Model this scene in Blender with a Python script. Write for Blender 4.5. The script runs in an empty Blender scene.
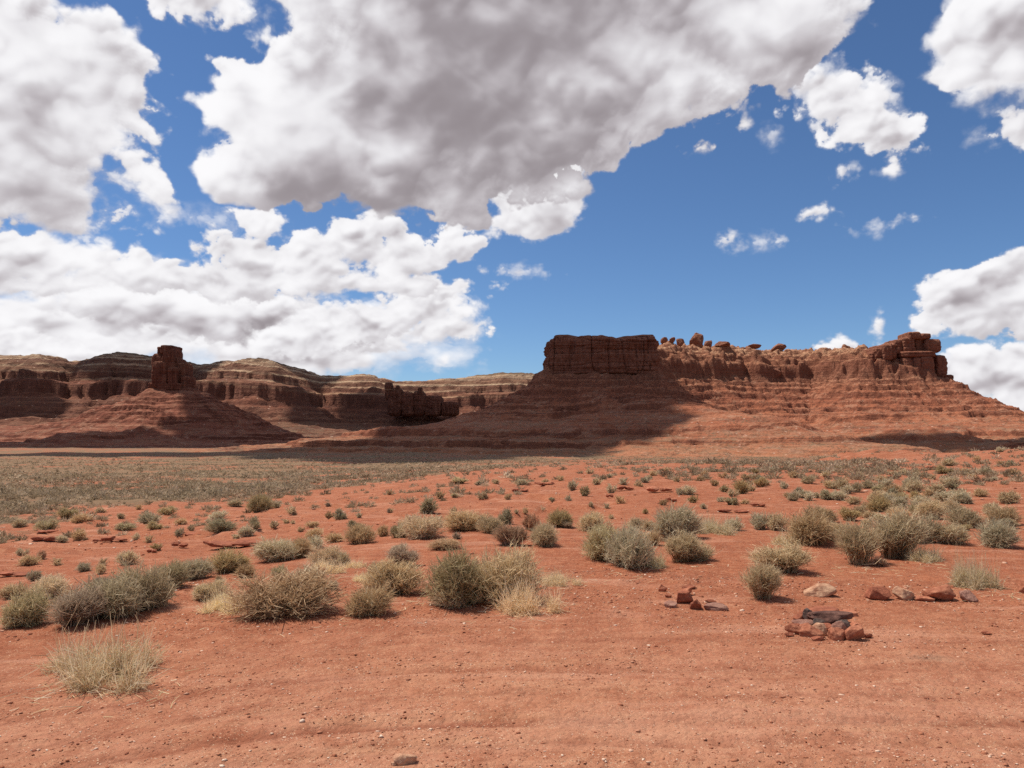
import bpy, bmesh, math, random
import numpy as np
from math import radians as R
sc = bpy.context.scene
C = sc.collection
rng = np.random.default_rng(7)
random.seed(7)

# ------------------------------------------------------------------ camera
F = 769.0; HOR = 435.0; EYE = 1.6
P = math.atan((HOR-384)/F)
cam_d = bpy.data.cameras.new('camera'); cam = bpy.data.objects.new('camera', cam_d); C.objects.link(cam)
cam_d.sensor_width = 36; cam_d.lens = 36*F/1024; cam_d.clip_start = 0.05; cam_d.clip_end = 60000
cam.location = (0, 0, EYE); cam.rotation_euler = (math.pi/2+P, 0, 0)
sc.camera = cam
cp, sp_ = math.cos(P), math.sin(P)

def drop_of(v):
    """tangent of the angle below eye level of an image row"""
    k = (v-384)/F
    return (k*cp-sp_)/(cp+k*sp_)
def zrow(v, Y): return EYE-Y*drop_of(v)
def xcol(px, Y, z=0.0): return (px-512)/F*(Y*cp+(z-EYE)*sp_)
def azel(px, py):
    x, u = (px-512)/F, -(py-384)/F
    d = np.array([x, cp-u*sp_, sp_+u*cp]); d /= np.linalg.norm(d)
    return math.atan2(d[0], d[1]), math.asin(d[2])

# ------------------------------------------------------------------ light
SUN_EL, SUN_AZ = R(62), R(-66)          # azimuth from +Y, negative = left
SD = np.array([math.sin(SUN_AZ)*math.cos(SUN_EL), math.cos(SUN_AZ)*math.cos(SUN_EL), math.sin(SUN_EL)])
sun_d = bpy.data.lights.new('sun', 'SUN'); sun = bpy.data.objects.new('sun', sun_d); C.objects.link(sun)
sun_d.energy = 5.0; sun_d.angle = R(0.53); sun_d.color = (1.0, 0.94, 0.85)
from mathutils import Vector
sun.rotation_euler = Vector(SD).to_track_quat('Z', 'Y').to_euler()
vs = sc.view_settings
vs.view_transform = 'Standard'; vs.look = 'None'; vs.exposure = 0.0; vs.gamma = 1; vs.use_curve_mapping = False
sc.render.engine = 'CYCLES'
sc.cycles.max_bounces = 5; sc.cycles.diffuse_bounces = 3; sc.cycles.transparent_max_bounces = 6
sc.cycles.volume_bounces = 0
sc.cycles.use_denoising = False

# ------------------------------------------------------------------ node helper
class NT:
    def __init__(s, tree): s.t = tree; s.n = tree.nodes; s.l = tree.links
    def new(s, typ, ins=None, **kw):
        n = s.n.new(typ)
        for k, v in kw.items(): setattr(n, k, v)
        for k, v in (ins or {}).items(): s.put(n, k, v)
        return n
    def put(s, n, k, v):
        if isinstance(v, bpy.types.NodeSocket): s.l.new(v, n.inputs[k])
        else: n.inputs[k].default_value = v
    def math(s, op, a, b=None, c=None, clamp=False):
        n = s.n.new('ShaderNodeMath'); n.operation = op; n.use_clamp = clamp
        for i, v in enumerate((a, b, c)):
            if v is not None: s.put(n, i, v)
        return n.outputs[0]
    def vm(s, op, a, b=None, c=None, out=0):
        n = s.n.new('ShaderNodeVectorMath'); n.operation = op
        for i, v in enumerate((a, b, c)):
            if v is not None:
                if op == 'SCALE' and i == 1: s.put(n, 'Scale', v)
                else: s.put(n, i, v)
        return n.outputs[out]
    def mix(s, f, a, b, typ='MIX'):
        n = s.n.new('ShaderNodeMix'); n.data_type = 'RGBA'; n.blend_type = typ
        s.put(n, 0, f); s.put(n, 6, a if isinstance(a, bpy.types.NodeSocket) else (*a, 1)); s.put(n, 7, b if isinstance(b, bpy.types.NodeSocket) else (*b, 1))
        return n.outputs[2]
    def noise(s, vec, scale, detail=4, rough=.55, dist=0, typ='FBM', lac=2.0, dim='3D'):
        n = s.n.new('ShaderNodeTexNoise'); n.noise_type = typ; n.noise_dimensions = dim
        s.put(n, 'Vector', vec); s.put(n, 'Scale', scale); s.put(n, 'Detail', detail); s.put(n, 'Roughness', rough)
        s.put(n, 'Distortion', dist); s.put(n, 'Lacunarity', lac)
        return n.outputs['Factor' if 'Factor' in n.outputs else 'Fac']
    def vor(s, vec, scale, feature='F1', out='Distance', detail=0, rough=.5, rand=1):
        n = s.n.new('ShaderNodeTexVoronoi'); n.feature = feature
        s.put(n, 'Vector', vec); s.put(n, 'Scale', scale); s.put(n, 'Randomness', rand)
        if 'Detail' in n.inputs: s.put(n, 'Detail', detail); s.put(n, 'Roughness', rough)
        return n.outputs[out]
    def ramp(s, f, stops, interp='LINEAR'):
        n = s.n.new('ShaderNodeValToRGB'); n.color_ramp.interpolation = interp
        e = n.color_ramp.elements
        while len(e) > 1: e.remove(e[-1])
        e[0].position = stops[0][0]; e[0].color = (*stops[0][1], 1)
        for p_, c_ in stops[1:]:
            q = e.new(p_); q.color = (*c_, 1)
        s.put(n, 0, f); return n.outputs[0]
    def rng(s, f, a, b, c=0., d=1., smooth=False):
        n = s.n.new('ShaderNodeMapRange'); n.interpolation_type = 'SMOOTHSTEP' if smooth else 'LINEAR'
        for i, v in enumerate((f, a, b, c, d)): s.put(n, i, v)
        return n.outputs[0]
    def stretch(s, vec, sc_): return s.vm('MULTIPLY', vec, sc_)

def material(name, rough=.95):
    m = bpy.data.materials.new(name); m.use_nodes = True
    t = NT(m.node_tree); b = m.node_tree.nodes['Principled BSDF']
    b.inputs['Roughness'].default_value = rough; b.inputs['Specular IOR Level'].default_value = .12
    return m, t, b
def bump(t, b, h, dist, strength=1):
    n = t.new('ShaderNodeBump', {'Height': h, 'Distance': dist, 'Strength': strength})
    t.l.new(n.outputs[0], b.inputs['Normal'])

# ------------------------------------------------------------------ numpy noise
def _h(ix, iy, iz, seed):
    h = (ix.astype(np.int64)*374761393 + iy.astype(np.int64)*668265263 + iz.astype(np.int64)*2147483647 + seed*1274126177) & 0xFFFFFFFF
    h = ((h ^ (h >> 13))*1274126177) & 0xFFFFFFFF
    h = ((h ^ (h >> 16))*2246822519) & 0xFFFFFFFF
    return (h ^ (h >> 15)) & 0xFFFFFFFF
def pn2(x, y, seed=0):
    xi, yi = np.floor(x), np.floor(y); fx, fy = x-xi, y-yi
    u = fx*fx*fx*(fx*(fx*6-15)+10); v = fy*fy*fy*(fy*(fy*6-15)+10)
    z = np.zeros(1, np.int64)
    def g(dx, dy):
        a = _h(xi+dx, yi+dy, z, seed)*(2*math.pi/4294967296.)
        return np.cos(a)*(fx-dx)+np.sin(a)*(fy-dy)
    a = g(0, 0)*(1-u)+g(1, 0)*u; b = g(0, 1)*(1-u)+g(1, 1)*u
    return (a*(1-v)+b*v)*1.5
def pn3(x, y, z, seed=0):
    xi, yi, zi = np.floor(x), np.floor(y), np.floor(z); fx, fy, fz = x-xi, y-yi, z-zi
    u = fx*fx*(3-2*fx); v = fy*fy*(3-2*fy); w = fz*fz*(3-2*fz)
    def g(i, j, k): return _h(xi+i, yi+j, zi+k, seed)/2147483648.-1.
    r = 0
    for i in (0, 1):
        for j in (0, 1):
            for k in (0, 1):
                r = r+g(i, j, k)*(u if i else 1-u)*(v if j else 1-v)*(w if k else 1-w)
    return r
def fbm2(x, y, o=4, g=.5, seed=0):
    r = 0; a = 1.; f = 1.
    for i in range(o): r = r+a*pn2(x*f+i*17.3, y*f-i*9.1, seed+i); a *= g; f *= 2.03
    return r
def fbm3(x, y, z, o=4, g=.5, seed=0):
    r = 0; a = 1.; f = 1.
    for i in range(o): r = r+a*pn3(x*f+i*7.3, y*f-i*9.1, z*f+3.3*i, seed+i); a *= g; f *= 2.03
    return r
def sstep(x, a, b):
    t = np.clip((x-a)/(b-a), 0, 1); return t*t*(3-2*t)

# ------------------------------------------------------------------ cumulus: a field over azimuth and elevation, computed here
SKY_AZ = (R(-38), R(38)); SKY_EL = (R(-2), R(41)); PPD = F*math.pi/180*1.6/1.0     # samples per degree
def cloud_picture():
    W = int(math.degrees(SKY_AZ[1]-SKY_AZ[0])*PPD*.9); Hh = int(math.degrees(SKY_EL[1]-SKY_EL[0])*PPD*.9)
    u = F*math.pi/180
    az = np.linspace(SKY_AZ[0], SKY_AZ[1], W); el = np.linspace(SKY_EL[0], SKY_EL[1], Hh)
    X, Y = np.meshgrid(np.degrees(az)*u, np.degrees(el)*u)       # in units of about one pixel at the centre of view
    dpx = X[0, 1]-X[0, 0]
    def ae(cx, cy):
        x, v = (cx-512)/F, -(cy-384)/F
        d = np.array([x, cp-v*sp_, sp_+v*cp]); d /= np.linalg.norm(d)
        return math.degrees(math.atan2(d[0], d[1]))*u, math.degrees(math.asin(d[2]))*u
    rgb = np.zeros((Hh, W, 3)); A = np.zeros((Hh, W))
    def billow(x, y, o, g, seed):
        r = 0; a = 1.; f = 1.; n = 0
        for i in range(o):
            r = r+a*(4.2*np.sqrt(pn2(x*f+i*13.7, y*f+i*5.1, seed+i)**2+.004)-1.1); n += a; a *= g; f *= 2.1
        return r/n
    def sh(D, dx, dy):
        """field sampled at an offset"""
        i, j = int(round(dx/dpx)), int(round(dy/dpx))
        return np.roll(D, (-j, -i), (0, 1))
    def layer(blobs, amp, size, seed, shade=1.0, soft=3.0, flat_=1.0, dark=1.0, wisp=.5, bright=1.0, warp=1.0, glow=()):
        bl = [(*ae(cx, cy), rx, ry) for cx, cy, rx, ry in blobs]
        mg = 60
        x0 = min(b[0]-b[2] for b in bl)-mg; x1 = max(b[0]+b[2] for b in bl)+mg; y0 = min(b[1]-b[3] for b in bl)-mg; y1 = max(b[1]+b[3] for b in bl)+mg
        j0, j1 = np.searchsorted(X[0], [x0, x1]); i0, i1 = np.searchsorted(Y[:, 0], [y0, y1])
        j0 = max(j0, 0); i0 = max(i0, 0)
        x, y = X[i0:i1, j0:j1], Y[i0:i1, j0:j1]
        if x.size == 0: return
        wx = x+warp*(fbm2(x/70, y/50, 4, .55, seed+100)*size*.42); wy = y+warp*(fbm2(x/70+9, y/50, 4, .55, seed+200)*size*.36)
        m = np.full(x.shape, -1e9)
        for (cx, cy, rx, ry) in bl:
            q = 1-np.sqrt(((wx-cx)/rx)**2+((wy-cy)/ry)**2)
            v = q*min(rx, ry); k = 7.
            d = np.clip(.5+.5*(v-m)/k, 0, 1); m = np.where(m < -1e8, v, m*(1-d)+v*d+k*d*(1-d))
        ys = y*flat_
        B1 = billow((x+.12*fbm2(x/30, y/30, 2, .5, seed+40)*size)/size/1.9, ys/size/1.5, 7, .52, seed)
        B0 = billow(x/size/1.9, ys/size/1.5, 3, .40, seed)
        f1 = fbm2(x/size/1.1, ys/size/.9, 7, .55, seed+60)
        Bb = billow((x+.5*wx)/size/5., (ys+.5*wy)/size/3.6, 3, .5, seed+300)
        kf = np.clip(1+(m+3)/20, 0, 1)
        D = m-amp*.25+kf*(amp*B1*1.0+amp*.6*f1+amp*.6*Bb)
        Dp = np.maximum(D, 0)
        Dq = np.maximum(m-amp*.25+kf*amp*(.7*Bb+.45*fbm2(x/size/1.3, ys/size, 2, .5, seed+60)+.35*B0), 0)
        # light: the cloud in the way towards the sun (above, a little to the left)
        S = 0; wsum = 0
        for dist, w in ((3, .8), (7, .9), (13, 1.), (22, 1.), (36, 1.), (56, .9), (84, .7)):
            dd = dist*shade
            S = S+w*np.clip(sh(Dp if dist < 8 else Dq, -dd*.42, dd*.9), 0, 34); wsum += w
        S = S/wsum
        L1 = np.exp(-S/(17./dark))
        big = np.clip(Bb*.9+.55*fbm2(x/size/2.6, ys/size/1.9, 3, .5, seed+400), -1, 1)
        bigu = Bb-sh(Bb, -size*.3, size*.5)
        # relief of the billows
        te = np.exp(-Dp/(.55*size))
        hgt = np.sqrt(Dp+.3)*3.0+(B1*te+B0*(1-te)*.55)*amp*.48+f1*amp*.05*te+Bb*size*.40
        e1 = 2.2; e2 = 2.2+size*.09
        gx = (sh(hgt, e1, 0)-sh(hgt, -e1, 0))/(2*e1); gy = (sh(hgt, 0, e1)-sh(hgt, 0, -e1))/(2*e1)
        gx2 = (sh(hgt, e2, 0)-sh(hgt, -e2, 0))/(2*e2); gy2 = (sh(hgt, 0, e2)-sh(hgt, 0, -e2))/(2*e2)
        gx = gx*te+gx2*(1-te); gy = gy*te+gy2*(1-te)
        nz = 1/np.sqrt(1+gx*gx+gy*gy)
        rel = (-gx*-.38+-gy*.82)*nz+.42*nz
        edgeb = 0
        for gx0, gy0, gr, ga in glow:
            c0, c1 = ae(gx0, gy0); edgeb = edgeb+ga*np.exp(-((x-c0)**2+((y-c1)*1.4)**2)/gr**2)
        thick = 1-np.exp(-Dp/10.)
        soft_n = fbm2(x/90, y/60, 4, .5, seed+70)
        lum = .47+.45*L1+.34*np.clip(rel, -.5, .8)*(.35+.65*L1)+.16*soft_n+.20*bigu*(.5+.5*L1)+.13*big
        lum = lum+.24*np.exp(-Dp/(.38*size))*(.35+.65*L1)
        lum = lum*thick+(.80*(.5+.5*L1))*(1-thick)
        lum = lum*bright+edgeb; lum = np.where(lum < .5, .5-.25*np.tanh((.5-lum)/.25), lum); lum = np.where(lum > .8, .8+.17*np.tanh((lum-.8)/.22), lum); lum = np.clip(lum, .2, .975)
        col = np.stack([np.interp(lum, [.2, .34, .5, .75, 1], [.25, .35, .52, .79, 1.0]), np.interp(lum, [.2, .34, .5, .75, 1], [.215, .315, .485, .775, .995]), np.interp(lum, [.2, .34, .5, .75, 1], [.23, .335, .51, .80, 1.01])], -1)
        wv = sstep(soft_n+.25*f1, -.15, .5)
        width = soft*1.9+wisp*30*wv
        al = sstep(D, -width*.35, width*.65)
        al = al*np.where(D < 2, np.clip(.75+.5*f1, .3, 1), 1)
        a0 = A[i0:i1, j0:j1]; r0 = rgb[i0:i1, j0:j1]
        an = al+a0*(1-al)
        rgb[i0:i1, j0:j1] = (col*al[..., None]+r0*(a0*(1-al))[..., None])/np.maximum(an, 1e-5)[..., None]
        A[i0:i1, j0:j1] = an
    # far and low first
    layer([(80, 330, 130, 34), (215, 335, 120, 34), (340, 340, 110, 28), (430, 352, 50, 14), (20, 350, 60, 16), (270, 355, 170, 22), (120, 290, 80, 26)], 5, 26, 11, .5, 8, 1.3, .55, .8, 1.02)
    layer([(150, 300, 90, 30), (240, 320, 110, 30), (350, 330, 90, 26)], 6, 24, 12, .5, 5, 1.3, .8, .5)
    layer([(435, 300, 52, 20), (448, 328, 40, 20), (370, 325, 50, 24), (300, 335, 60, 22), (400, 312, 50, 18)], 6, 20, 13, .5, 3, 1.1, .8, .3)
    layer([(60, 350, 60, 14), (15, 342, 34, 14), (-20, 350, 60, 18)], 4, 15, 14, .4, 3, 1.1, .7, .3)
    layer([(1000, 372, 54, 26), (1035, 392, 50, 26), (975, 358, 26, 12)], 6, 20, 15, .5, 4, 1.1, .9, .5)
    layer([(846, 352, 28, 8), (836, 348, 12, 8)], 3, 10, 16, .3, 2, 1, .5, .2)
    layer([(985, 306, 56, 30), (935, 320, 30, 14), (1045, 300, 60, 36), (975, 288, 26, 18)], 7, 24, 17, .55, 2.5, 1.1, 1.1, .1)
    layer([(262, 222, 22, 18), (240, 212, 14, 8), (245, 252, 40, 24), (170, 276, 60, 20), (235, 280, 90, 22), (310, 262, 70, 24), (362, 240, 34, 24), (405, 256, 55, 22), (460, 246, 34, 18), (350, 284, 140, 16), (130, 275, 40, 16)], 7, 24, 18, .6, 3, 1.1, 1.1, .15)
    layer([(35, 258, 56, 26), (-25, 256, 60, 30), (70, 262, 30, 18)], 7, 26, 19, .6, 3, 1.1, 1.1, .3)
    layer([(200, 218, 24, 4), (215, 219, 12, 4)], 2, 10, 20, .3, 5, 1, .4, .8)
    layer([(728, 240, 8, 7), (766, 242, 16, 5), (815, 211, 13, 7), (880, 224, 14, 3), (772, 136, 6, 8), (845, 172, 12, 7), (520, 270, 26, 5), (878, 327, 6, 10)], 3.5, 11, 21, .3, 5, 1, .5, .5)
    layer([(985, 45, 50, 46), (1035, 30, 60, 46), (955, 38, 24, 24), (985, 5, 40, 20), (1018, 130, 26, 24), (990, 147, 10, 8), (1035, 120, 30, 20)], 9, 30, 22, .7, 4, 1, .8, .5)
    layer([(832, 84, 40, 26), (858, 112, 32, 26), (896, 136, 22, 26), (800, 95, 22, 12), (870, 100, 20, 20)], 9, 24, 23, .6, 4, 1, .6, .6)
    layer([(540, 200, 44, 34), (543, 228, 26, 18), (505, 228, 30, 14), (562, 182, 26, 26), (520, 180, 50, 30)], 6, 26, 24, .6, 4, 1, .6, .6)
    layer([(195, -4, 58, 24), (236, 10, 20, 16)], 7, 22, 25, .6, 4, 1, 1, .3)
    layer([(255, 108, 56, 52), (238, 160, 34, 28), (320, 130, 105, 78), (400, 90, 115, 92), (500, 70, 160, 118), (440, 180, 130, 36), (525, 118, 122, 72), (606, 56, 172, 66), (740, 30, 110, 54), (800, 0, 55, 40), (540, -30, 330, 90), (665, 100, 85, 36), (370, 30, 50, 40)], 13, 44, 26, 1.15, 3, 1, 1.3, .35, glow=[(240, 120, 80, .04), (350, 50, 90, .05), (550, 70, 110, -.16), (440, 150, 100, -.13), (450, 60, 80, -.06), (600, 150, 60, .05), (700, 50, 110, .04), (320, 190, 60, -.10)])
    layer([(20, 30, 48, 52), (85, 75, 66, 58), (40, 120, 84, 70), (40, 185, 92, 34), (105, 203, 32, 18), (-50, 100, 90, 110)], 13, 40, 27, .8, 4, 1, .72, .4, 1.0)
    return rgb, A

# ------------------------------------------------------------------ world: Nishita sky with cumulus
def build_world():
    w = bpy.data.worlds.new('World'); sc.world = w; w.use_nodes = True
    t = NT(w.node_tree); t.n.clear()
    sky = t.new('ShaderNodeTexSky', sky_type='NISHITA', sun_disc=False, sun_elevation=SUN_EL, sun_rotation=SUN_AZ,
                altitude=1500, air_density=1.0, dust_density=0.25, ozone_density=3.0)
    rgb, A = cloud_picture()
    Hh, W = A.shape
    im = bpy.data.images.new('cumulus_field', W, Hh, alpha=True, float_buffer=True)
    im.colorspace_settings.name = 'Non-Color'; im.alpha_mode = 'CHANNEL_PACKED'
    rgb = np.where(A[..., None] < .001, .8, rgb)
    im.pixels.foreach_set(np.ascontiguousarray(np.concatenate([rgb, A[..., None]], -1), dtype=np.float32).ravel()); im.update()
    tc = t.new('ShaderNodeTexCoord').outputs['Generated']
    s = t.new('ShaderNodeSeparateXYZ', {0: t.vm('NORMALIZE', tc)})
    az = t.math('ARCTAN2', s.outputs[0], s.outputs[1]); el = t.math('ARCSINE', s.outputs[2])
    uu = t.rng(az, SKY_AZ[0], SKY_AZ[1]); vv = t.rng(el, SKY_EL[0], SKY_EL[1])
    for n in (uu.node, vv.node): n.clamp = False
    tx = t.new('ShaderNodeTexImage', {'Vector': t.new('ShaderNodeCombineXYZ', {0: uu, 1: vv, 2: 0.0}).outputs[0]}, image=im, extension='EXTEND', interpolation='Linear')
    # the rest of the sky round the viewer: broken cloud of the same kind
    ins = t.math('MULTIPLY', t.math('COMPARE', uu, .5, .5), t.math('COMPARE', vv, .5, .5))
    nz = t.noise(tc, 3.5, 3, .6)
    a2 = t.rng(nz, .47, .55)
    alpha = t.math('ADD', t.math('MULTIPLY', ins, tx.outputs[1]), t.math('MULTIPLY', t.math('SUBTRACT', 1.0, ins), a2))
    ccol = t.mix(ins, (.56, .545, .545), tx.outputs[0])
    skyc = t.mix(1.0, sky.outputs[0], (.74, .91, 1.08), 'MULTIPLY')
    bg1 = t.new('ShaderNodeBackground', {0: skyc, 1: .096})
    bg2 = t.new('ShaderNodeBackground', {0: ccol, 1: 1.0})
    mx = t.new('ShaderNodeMixShader', {0: alpha, 1: bg1.outputs[0], 2: bg2.outputs[0]})
    t.l.new(mx.outputs[0], t.new('ShaderNodeOutputWorld').inputs[0])
    w.cycles.sampling_method = 'MANUAL'; w.cycles.sample_map_resolution = 512
build_world()

# ------------------------------------------------------------------ mesh helpers
def mesh_np(name, co, faces, mat=None, parent=None, smooth=False, attrs=None):
    """co (n,3); faces (m,k) with k 3 or 4, or a list of such arrays"""
    me = bpy.data.meshes.new(name)
    fl = faces if isinstance(faces, list) else [faces]
    fl = [f for f in fl if len(f)]
    lv = np.concatenate([f.ravel() for f in fl]).astype(np.int32)
    cnt = np.concatenate([np.full(len(f), f.shape[1], np.int32) for f in fl])
    st = np.concatenate([[0], np.cumsum(cnt)[:-1]]).astype(np.int32)
    me.vertices.add(len(co)); me.vertices.foreach_set('co', np.ascontiguousarray(co, dtype=np.float32).ravel())
    me.loops.add(len(lv)); me.loops.foreach_set('vertex_index', lv)
    me.polygons.add(len(cnt)); me.polygons.foreach_set('loop_start', st); me.polygons.foreach_set('loop_total', cnt)
    if smooth: me.polygons.foreach_set('use_smooth', np.ones(len(cnt), bool))
    me.update(calc_edges=True)
    for k, a in (attrs or {}).items():
        at = me.attributes.new(k, 'FLOAT', 'POINT'); at.data.foreach_set('value', np.ascontiguousarray(a, dtype=np.float32))
    if mat: me.materials.append(mat)
    o = bpy.data.objects.new(name, me); C.objects.link(o)
    if parent: o.parent = parent
    return o
def grid_faces(nr, nc, wrap=False):
    i = np.arange(nr-1)[:, None]*nc; j = np.arange(nc if wrap else nc-1)[None, :]; j2 = (j+1) % nc
    return np.stack([i+j, i+j2, i+nc+j2, i+nc+j], -1).reshape(-1, 4)
def tag(o, label=None, cat=None, group=None, kind=None):
    if label: o['label'] = label
    if cat: o['category'] = cat
    if group: o['group'] = group
    if kind: o['kind'] = kind
    return o
def empty(name, loc, rz=0):
    o = bpy.data.objects.new(name, None); C.objects.link(o); o.location = loc; o.rotation_euler = (0, 0, rz)
    o.empty_display_size = .2; return o

# ------------------------------------------------------------------ ground height
KY = [.5, 3, 5, 6.8, 7.5, 9, 12, 16, 20, 25, 32, 45, 60, 80, 110, 150, 200, 350, 650, 1000, 1400, 3000, 9000]
def flat(Y): return None
COL = {
 0:   {7.5: 607, 9: 600, 12: 584, 16: 560, 20: 543, 25: 530, 32: 520, 45: 508, 60: 499, 80: 491, 110: 483, 150: 475, 200: 470},
 150: {7.5: None, 9: 577, 12: 567, 16: 551, 20: 539, 25: 527, 32: 517, 45: 505, 60: 497, 80: 490, 110: 482, 150: 475, 200: 470},
 300: {9: None, 12: 548, 16: 535, 20: 526, 25: 517, 32: 509, 45: 500, 60: 493, 80: 487, 110: 481, 150: 475, 200: 470},
 450: {16: 515, 20: 505, 25: 497, 32: 490, 45: 483, 60: 479, 80: 475, 110: 472, 150: 470, 200: 467},
 600: {25: 486, 32: 477, 45: 470, 60: 467, 80: 465, 110: 463.5, 150: 463, 200: 462, 350: 461, 650: 455},
 800: {25: 485, 32: 476, 45: 469, 60: 466, 80: 464, 110: 463, 150: 462.5, 200: 462, 350: 461, 650: 455},
 900: {25: 484, 32: 475, 45: 467, 60: 463, 80: 461, 110: 461.5, 150: 462, 200: 462, 350: 461, 650: 455},
 1024:{25: 484, 32: 474, 45: 463, 60: 455, 80: 449, 90: 447, 110: 450, 150: 455, 200: 458, 350: 460, 650: 455},
}
FAR = {350: 460, 650: 452.5, 1000: 448.5, 1400: 446.6, 3000: 443, 9000: 440}
LR = np.linspace(math.log(.5), math.log(9000), 500)
cols = sorted(COL); AZc = [math.atan((c-512)/F) for c in cols]
rows_ = []
for c in cols:
    d = {k: v for k, v in COL[c].items()}
    pts = {}
    for y in sorted(set(list(KY)+list(d)+list(FAR))):
        v = d.get(y, FAR.get(y))
        if v is None:
            if y > 20 and not any(k <= y and d[k] for k in d): pts[y] = 0.0
            elif y <= min([k for k in d if d[k]]): pts[y] = 0.0
            continue
        pts[y] = zrow(v, y)
    k = sorted(pts); rows_.append(np.interp(LR, np.log(k), [pts[i] for i in k]))
TAB = np.array(rows_)
ker = np.exp(-.5*(np.arange(-12, 13)/4.0)**2); ker /= ker.sum()
TAB = np.array([np.convolve(np.pad(r, 12, 'edge'), ker, 'valid') for r in TAB])
AZd = np.linspace(AZc[0], AZc[-1], 161)
TABd = np.array([np.interp(AZd, AZc, TAB[:, j]) for j in range(TAB.shape[1])]).T
k2 = np.exp(-.5*(np.arange(-15, 16)/5.0)**2); k2 /= k2.sum()
TABd = np.array([np.convolve(np.pad(TABd[:, j], 15, 'edge'), k2, 'valid') for j in range(TABd.shape[1])]).T
def road_s(x, y):
    """distance across the graded track that runs past the camera"""
    c = np.where(x > -.5, 0, -(np.abs(np.minimum(x+.5, 0))**1.35)*.32)
    return y-c
def Hbase(x, y):
    r = np.hypot(x, y); r = np.maximum(r, .51); az = np.arctan2(x, y)
    yy = np.where(np.abs(az) < 1.0, np.maximum(y, .51), r)
    u = np.clip((az-AZd[0])/(AZd[-1]-AZd[0]), 0, 1)*(len(AZd)-1.001)
    v = np.clip((np.log(yy)-LR[0])/(LR[-1]-LR[0]), 0, 1)*(len(LR)-1.001)
    ui, vi = u.astype(int), v.astype(int); fu, fv = u-ui, v-vi
    return (TABd[ui, vi]*(1-fu)*(1-fv)+TABd[ui+1, vi]*fu*(1-fv)+TABd[ui, vi+1]*(1-fu)*fv+TABd[ui+1, vi+1]*fu*fv)
def H(x, y, fine=True):
    x = np.asarray(x, float); y = np.asarray(y, float)
    z = Hbase(x, y); r = np.hypot(x, y)
    k = sstep(r, 9, 40)
    z = z+fbm2(x*.11, y*.11, 3, .5, 3)*.22*k+fbm2(x*.02, y*.02, 3, .5, 5)*.9*sstep(r, 60, 300)
    z = z+fbm2(x*.9, y*.9, 3, .5, 8)*(.014+.05*k)
    # terraces of thin red ledges on the slope left of the camp
    m = sstep(r, 13, 17)*(1-sstep(r, 34, 44))*sstep(-x+.12*y, -1.5, 1)
    t = (z+fbm2(x*.25, y*.25, 3, .5, 21)*.25)/.30; ft = t-np.floor(t)
    z = z+m*(np.where(ft < .85, ft*.35, .2975+(ft-.85)*4.68)-ft)*.30*.8
    # low red bank at the foot of the right-hand hillock
    z = z+1.5*np.exp(-((x-43)/6)**2-((y-92)/4)**2)*(1+.3*pn2(x*.5, y*.5, 4))
    if fine:
        s = road_s(x, y)
        w = np.exp(-((s-4.2)/1.5)**2)
        rut = 1.0*(-.026*np.exp(-((s-3.72)/.07)**2)+.016*np.exp(-((s-3.86)/.05)**2)-.018*np.exp(-((s-4.12)/.04)**2)-.024*np.exp(-((s-4.42)/.06)**2)+.018*np.exp(-((s-4.54)/.05)**2)-.02*np.exp(-((s-4.86)/.04)**2)+.012*np.exp(-((s-4.95)/.05)**2)-.016*np.exp(-((s-5.4)/.08)**2))
        z = z+rut*(.55+.7*pn2(x*.6, s*2, 31))+w*.005*pn2(x*.7, s*7, 32)
        z = z+.006*fbm2(x*6, y*6, 3, .6, 33)*(1-sstep(r, 20, 60))
    return z
def hit(px, v):
    """ground point seen at a picture position"""
    Ys = np.exp(np.linspace(math.log(3.2), math.log(1500), 3000))
    Xs = (px-512)/F*(Ys*cp+(-1.2-EYE)*sp_)
    z = H(Xs, Ys, False)
    rowz = EYE-Ys*drop_of(v)
    idx = np.where(z >= rowz)[0]
    i = idx[0] if len(idx) else len(Ys)-1
    return float(Xs[i]), float(Ys[i]), float(z[i])

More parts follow.
